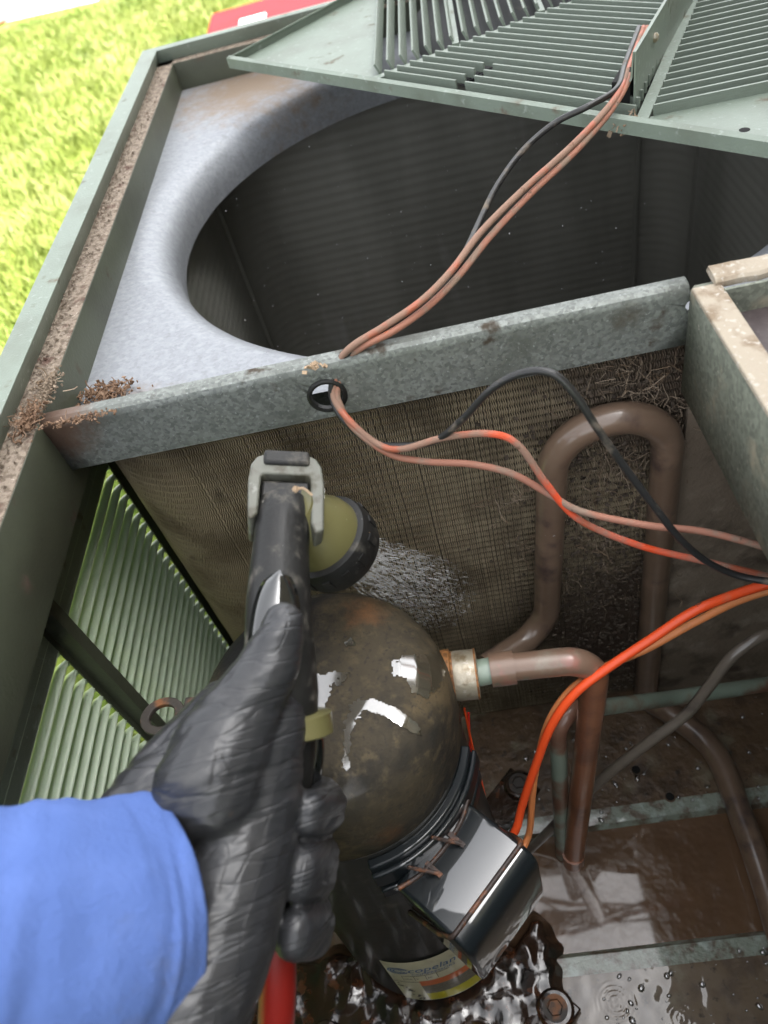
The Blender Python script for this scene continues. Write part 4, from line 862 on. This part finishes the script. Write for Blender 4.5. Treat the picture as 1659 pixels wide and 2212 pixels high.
# ================================================================ PERSON: sleeve and gloved left hand
PE = empty('person', tuple(H_(430, 1900, .345, 0)[0]), 'arm in a blue sleeve and black glove holding the nozzle', 'person')
def capsules(chains, voxel, name, m_, smooth_it=6, disp=None, sub=0):
    mb = MB()
    for ch in chains:
        pr = [H_(*a) for a in ch]; n = 5
        pts = spline([p for p, r in pr], n); rr = np.interp(np.linspace(0, len(pr) - 1, len(pts)), range(len(pr)), [r for p, r in pr])
        # rounded ends
        d0 = pts[0] - pts[1]; d0 /= np.linalg.norm(d0); d1 = pts[-1] - pts[-2]; d1 /= np.linalg.norm(d1)
        P_ = [pts[0] + d0 * rr[0] * s for s in (.97, .85, .5)] + pts + [pts[-1] + d1 * rr[-1] * s for s in (.5, .85, .97)]
        R_ = [rr[0] * s for s in (.24, .53, .866)] + list(rr) + [rr[-1] * s for s in (.866, .53, .24)]
        mb.tube(P_, R_, 20)
    o = mb.build(name, m_, None)
    rm = o.modifiers.new('r', 'REMESH'); rm.mode = 'VOXEL'; rm.voxel_size = voxel
    sm = o.modifiers.new('s', 'SMOOTH'); sm.iterations = smooth_it; sm.factor = .5
    bpy.context.view_layer.update(); dg = bpy.context.evaluated_depsgraph_get()
    me = bpy.data.meshes.new_from_object(o.evaluated_get(dg)); bpy.data.objects.remove(o)
    me.name = name; nv = len(me.vertices); co = np.empty(nv * 3); me.vertices.foreach_get('co', co); co = co.reshape(-1, 3)
    no = np.empty(nv * 3); me.vertices.foreach_get('normal', no); no = no.reshape(-1, 3)
    if disp is not None:
        fa = me.attributes.new('fold', 'FLOAT_VECTOR', 'POINT'); rel = co - ta; fa.data.foreach_set('vector', np.c_[rel @ hax + .6 * (rel @ hsd), rel @ hsd, rel @ vw].ravel())
        co = co + no * np.array([disp(c, n) for c, n in zip(co, no)])[:, None]
    o0 = np.array(PE.location); me.vertices.foreach_set('co', (co - o0).ravel()); me.materials.clear(); me.materials.append(m_); me.shade_smooth(); me.update()
    ob = bpy.data.objects.new(name, me); COL.objects.link(ob); ob.parent = PE; return ob
ta, tb = H_(612, 1330, .378, 0)[0], H_(430, 1850, .345, 0)[0]; hax = (tb - ta) / np.linalg.norm(tb - ta); hsd = np.cross(hax, vw); hsd /= np.linalg.norm(hsd)
def crease(x, w): return math.exp(-(x / w) ** 2)
def folds(c, n):
    s = (c - ta).dot(hax); w = (c - ta).dot(hsd); d_ = (c - ta).dot(vw)
    wx = noise.noise((s * 18, w * 18, d_ * 18 + 5)) * .018
    f1 = noise.noise(((s + w * .85 + wx) * 55, (w - s * .6) * 8, d_ * 8))
    f2 = noise.noise(((s + w * .35 + wx * 1.6) * 85, (w + s * .3) * 9, d_ * 8 + 9))
    f3 = noise.noise(((s * .6 + w + wx) * 50, (s - w * .5) * 8, d_ * 8 + 19))
    amt = .35 + .65 * max(0, min(1, (noise.noise((s * 30, w * 30, 2)) + .25) * 2.2))
    k = .0019 * amt * (.4 + 1.2 * max(0, noise.noise((s * 16, w * 16, 31)) + .15)) * (1.0 if s > .03 else .5)
    m2 = max(0, min(1, noise.noise((s * 24, w * 24, 7)) * 3 + .25)); m3 = max(0, min(1, noise.noise((s * 24, w * 24, 17)) * 3))
    return -k * crease(f1, .13) - k * m2 * crease(f2, .12) - k * m3 * crease(f3, .12) + .0012 * f1 + .0006 * f2
def twin(ch, dy, r): return [[(u, v - dy, t, r_ * r) for u, v, t, r_ in ch], [(u - 4, v + dy, t, r_ * r) for u, v, t, r_ in ch]]
thumb = [(611, 1345, .378, 46), (592, 1420, .374, 64), (545, 1500, .372, 80), (500, 1580, .370, 104), (455, 1700, .362, 124)]
thenar = [(575, 1560, .385, 90), (545, 1680, .378, 114), (520, 1800, .370, 126), (490, 1920, .358, 132), (450, 2060, .342, 134), (400, 2200, .325, 140)]
back = [(480, 1530, .406, 66), (415, 1625, .400, 92), (352, 1730, .388, 112), (320, 1840, .374, 128), (320, 1980, .355, 134), (315, 2120, .338, 140)]
cuff = [(268, 1752, .372, 58), (300, 1800, .366, 80), (340, 1900, .355, 110)]
index = [(470, 1610, .418, 62), (560, 1690, .430, 50), (640, 1722, .430, 48), (700, 1742, .414, 52), (694, 1752, .394, 48), (668, 1756, .378, 42)]
middle = [(450, 1720, .412, 66), (550, 1820, .430, 62), (620, 1862, .426, 72), (674, 1868, .410, 72), (672, 1876, .390, 68), (646, 1884, .372, 58)]
ring_ = [(430, 1840, .402, 62), (540, 1950, .424, 54), (620, 1996, .420, 62), (670, 2000, .404, 62), (666, 2008, .384, 60), (640, 2016, .367, 50)]
pinky = [(410, 1950, .392, 54), (500, 2060, .410, 44), (560, 2090, .408, 42), (590, 2098, .398, 40)]
capsules([thumb, thenar, back, cuff, *twin(index, 9, .95), *twin(middle, 13, .86), *twin(ring_, 12, .88), pinky], .0012, 'glove', M['glove'], 6, folds)
# sleeve: a loose cuff over the wrist
sl = [(318, 1965, .350), (240, 1990, .338), (120, 2030, .320), (-60, 2090, .300), (-320, 2180, .275), (-700, 2320, .25)]
sp_ = spline([H_(u, v, t, 0)[0] for u, v, t in sl], 12); q = MB(); R_ = [.0475 + .010 * i / len(sp_) for i in range(len(sp_))]
n = 56; V = []; axd = None; ref = None
for i, p in enumerate(sp_):
    t = sp_[min(i + 1, len(sp_) - 1)] - sp_[max(i - 1, 0)]; t /= np.linalg.norm(t)
    ref = np.cross(t, [0, 0, 1.0]) if ref is None else ref - ref.dot(t) * t; ref /= np.linalg.norm(ref); b_ = np.cross(t, ref)
    for k in range(n):
        a = 2 * math.pi * k / n; wob = 1 - .045 * abs(noise.noise((i * .16 + math.cos(a) * 1.2, math.sin(a) * 1.2 + i * .03, 4))) * min(1, i / 6) + .05 * noise.noise((math.cos(a) * 1.3, math.sin(a) * 1.3, i * .05)) + .012 * noise.noise((math.cos(a) * 3 + i * .06, math.sin(a) * 3, i * .09))
        V.append(p + R_[i] * wob * (math.cos(a) * ref + math.sin(a) * b_))
q.add(V, [(i * n + k, i * n + (k + 1) % n, (i + 1) * n + (k + 1) % n, (i + 1) * n + k) for i in range(len(sp_) - 1) for k in range(n)])
so = q.build('sleeve', M['sleeve'], PE, smooth=180); md = so.modifiers.new('s', 'SOLIDIFY'); md.thickness = .0022; md.offset = -1
q = MB(); q.tube(sp_[2:], .034, 24); q.build('forearm', M['skin'], PE, smooth=60)

# ================================================================ WATER
ws_ = MB(); fc = hb + ha * 1.2; tgt = P(965, 1290, y=YC - .004); dr = tgt - fc; rg = np.random.default_rng(5)
un = dr / np.linalg.norm(dr); ea = np.cross(un, [0, 0, 1.0]); ea /= np.linalg.norm(ea); eb = np.cross(un, ea); LD = np.linalg.norm(dr)
for k in range(950):                       # broken jets fanning out of the rose
    a = rg.uniform(0, 6.283); q0 = math.sqrt(rg.random()); rd_ = ea * math.cos(a) + eb * math.sin(a)
    s = rg.random() ** 1.3; l = rg.uniform(.002, .011) * (1.2 - .7 * s); r = rg.uniform(.00010, .00036); d_ = un + rd_ * .16 * q0 + rg.normal(0, .05, 3)
    c = fc + dr * s * .97 + rd_ * (.015 + .017 * s) * q0; ws_.tube([c - d_ * l, c - d_ * l * .4, c + d_ * l * .3, c + d_ * l], [r * .15, r, r * .8, r * .1], 4, cap=False)
for k in range(2900):
    s = rg.uniform(.0, 1) ** .7; a = rg.uniform(0, 6.283); q0 = math.sqrt(rg.random()); rad = (.014 + .016 * s) * q0
    c = fc + dr * s * rg.uniform(.95, 1.03) + (ea * math.cos(a) + eb * math.sin(a)) * rad; l = rg.uniform(.0008, .0040); d_ = un + rg.normal(0, .12, 3)
    r = rg.uniform(.0001, .0003) if k % 9 else rg.uniform(.0003, .0007); ws_.tube([c - d_ * l, c, c + d_ * l], [r * .2, r, r * .2], 4, cap=False)
ws_.build('water_spray', M['spray'], None, kind='stuff', label='fan of water spraying from the nozzle head at the coil', smooth=180)
dp = MB()
def drop(mb, c, rx, ry, hgt, a=0):
    n = 10; V = [(c[0], c[1], c[2] + hgt)]
    for r_, z_ in ((.5, .86), (.85, .45), (1, 0)):
        for k in range(n):
            t = 2 * math.pi * k / n; x, y = rx * r_ * math.cos(t), ry * r_ * math.sin(t)
            V.append((c[0] + x * math.cos(a) - y * math.sin(a), c[1] + x * math.sin(a) + y * math.cos(a), c[2] + hgt * z_))
    mb.add(V, [(0, 1 + k, 1 + (k + 1) % n) for k in range(n)] + [(1 + j * n + k, 1 + (j + 1) * n + k, 1 + (j + 1) * n + (k + 1) % n, 1 + j * n + (k + 1) % n) for j in (0, 1) for k in range(n)])
for k in range(270):
    if k < 130: x, y, z = rng.uniform(.03, .22), rng.uniform(.05, .150), .1016
    else: x, y, z = rng.uniform(.0, .24), rng.uniform(.258, .36), .1012
    s = .0005 + .0026 * rng.random() ** 2.2; drop(dp, (x, y, z), s, s * rng.uniform(.6, 1.6), s * .5, rng.uniform(0, 3))
dp.build('water_drops', M['water'], None, kind='stuff', label='water drops beaded on the base pan', smooth=180)
rc = P(1330, 2165, z=.1014); rp = MB(); gx, gy = 230, 170; xs_, ys_ = np.linspace(-.02, XR - .004, gx), np.linspace(-.06, .1395, gy); V = []
others = [(P(1600, 2105, z=.1014), .4), (P(1470, 2200, z=.1014), .3)]
for y in ys_:
    for x in xs_:
        z_ = .00070 * noise.noise((x * 38, y * 38, 4)) + .00030 * noise.noise((x * 110, y * 110, 9))
        for c_, am in [(rc, 1.0)] + others:
            r_ = math.hypot(x - c_[0], y - c_[1])
            if r_ < .03: z_ = z_ * min(1, .35 + r_ / .03) + am * .00050 * math.sin(2 * math.pi * r_ / .0034) * math.exp(-((r_ - .008) / .006) ** 2)
        V.append((x, y, rc[2] + z_))
rp.add(V, [(b * gx + a, b * gx + a + 1, (b + 1) * gx + a + 1, (b + 1) * gx + a) for b in range(gy - 1) for a in range(gx - 1)])
rp.build('water_film', M['pool'], None, kind='structure', label='shallow rippled water over the front of the base pan', smooth=180)
ma = MB()
for k in range(150):
    c = np.array([rng.uniform(-.2, .18), rng.uniform(.42, .85), rng.uniform(.40, .56)]); r = rng.uniform(.00025, .0006); ma.tube([c - [0, 0, r], c, c + [0, 0, r]], [r * .3, r, r * .3], 5, cap=False)
ma.build('airborne_drops', M['spray'], None, kind='stuff', label='tiny drops flying over the dark fan opening', smooth=180)

# ================================================================ DEBRIS
def debris(c, ext, n, s0, s1, fibres, L, seed, label, m_='bark'):
    q = MB(); bits(q, c, ext, n, s0, s1, seed); ribbon_clump(q, c, [e * .9 for e in ext], fibres, .0004, L, seed + 1)
    q.build('debris', M[m_], None, kind='stuff', label=label)
debris(P(60, 905, z=.595), (.004, .008, .002), 200, .0003, .0015, 60, .007, 21, 'rusty brown leaf clump in the left rail corner')
debris(P(100, 840, z=.594), (.004, .010, .0012), 200, .0003, .0013, 60, .008, 22, 'grey brown litter clump on the rail by the divider', 'fluff')
debris(P(222, 848, z=.566), (.011, .005, .0012), 260, .0003, .0016, 50, .008, 23, 'brown leaf litter on the deck beside the divider')
debris(P(170, 905, z=.592), (.012, .002, .0005), 160, .0003, .001, 12, .004, 24, 'brown grit along the top of the divider')
debris(P(1350, 272, z=.612), (.005, .004, .002), 60, .0006, .002, 30, .009, 25, 'dirt clump hanging from the grille edge', 'fluff')
debris(P(680, 792, z=.592), (.003, .0015, .0006), 16, .0005, .0018, 4, .004, 26, 'curled leaf bit on the divider by the hole', 'twig')
q = MB(); q.tube(spline([P(640, 1058, t=.43 * KS - .018), P(655, 1055, t=.43 * KS - .018), P(675, 1070, t=.43 * KS - .018)], 5), .0006, 6); c = P(638, 1055, t=.43 * KS - .018); bits(q, c, (.0008, .0008, .0005), 10, .0005, .0012, 5)
q.build('twig', M['twig'], None, label='tiny dry twig lying on the nozzle neck', cat='twig')

# ================================================================ BACKGROUND THINGS
tl, bl, br = P(461, 26, z=.30), P(437, 92, z=.30), P(700, 20, z=.30)
TBC = (tl + br) / 2; ex = br - bl; ex[2] = 0; WX = np.linalg.norm(ex); ex /= WX; ey = np.array([-ex[1], ex[0], 0]); DY = max(.22, (tl - bl).dot(ey)); WX = .44
TB = empty('toolbox', (bl[0], bl[1], 0), 'red plastic toolbox with a white square mark on the grass', 'toolbox')
def tb(a, b, c): return np.array([bl[0], bl[1], 0]) + ex * a + ey * b + np.array([0, 0, c])
def tbox(a0, a1, b0, b1, c0, c1):
    q = MB(); q.add([tb(a, b, c) for c in (c0, c1) for a, b in ((a0, b0), (a1, b0), (a1, b1), (a0, b1))], [(0, 3, 2, 1), (4, 5, 6, 7), (0, 1, 5, 4), (1, 2, 6, 5), (2, 3, 7, 6), (3, 0, 4, 7)]); return q
tbox(.006, WX - .006, .006, DY - .006, 0, .235).build('body', M['darkred'], TB, bevel=.012, smooth=40)
ld = tbox(0, WX, 0, DY, .236, .30).build('lid', M['redplastic'], TB, bevel=.016, seg=3, smooth=40)
bc = P(545, 50, z=.3005); ba, bb = (bc - bl).dot(ex), (bc - bl).dot(ey)
tbox(ba - .036, ba + .036, bb - .055, bb + .055, .3002, .3030).build('badge', M['white'], ld, bevel=.0012)
for a in (.10, WX - .16): tbox(a, a + .06, -.014, .004, .19, .285).build('latch', M['darkred'], TB, bevel=.004)
q = MB(); q.tube(spline([P(-160, 120, z=.03), P(-60, 76, z=.02), P(0, 45, z=.02), P(55, 2, z=.02), P(120, -60, z=.02)], 8), .012, 10); q.build('garden_hose', M['hosepink'], None, label='pale red hose lying over the concrete drive', cat='hose', smooth=60)
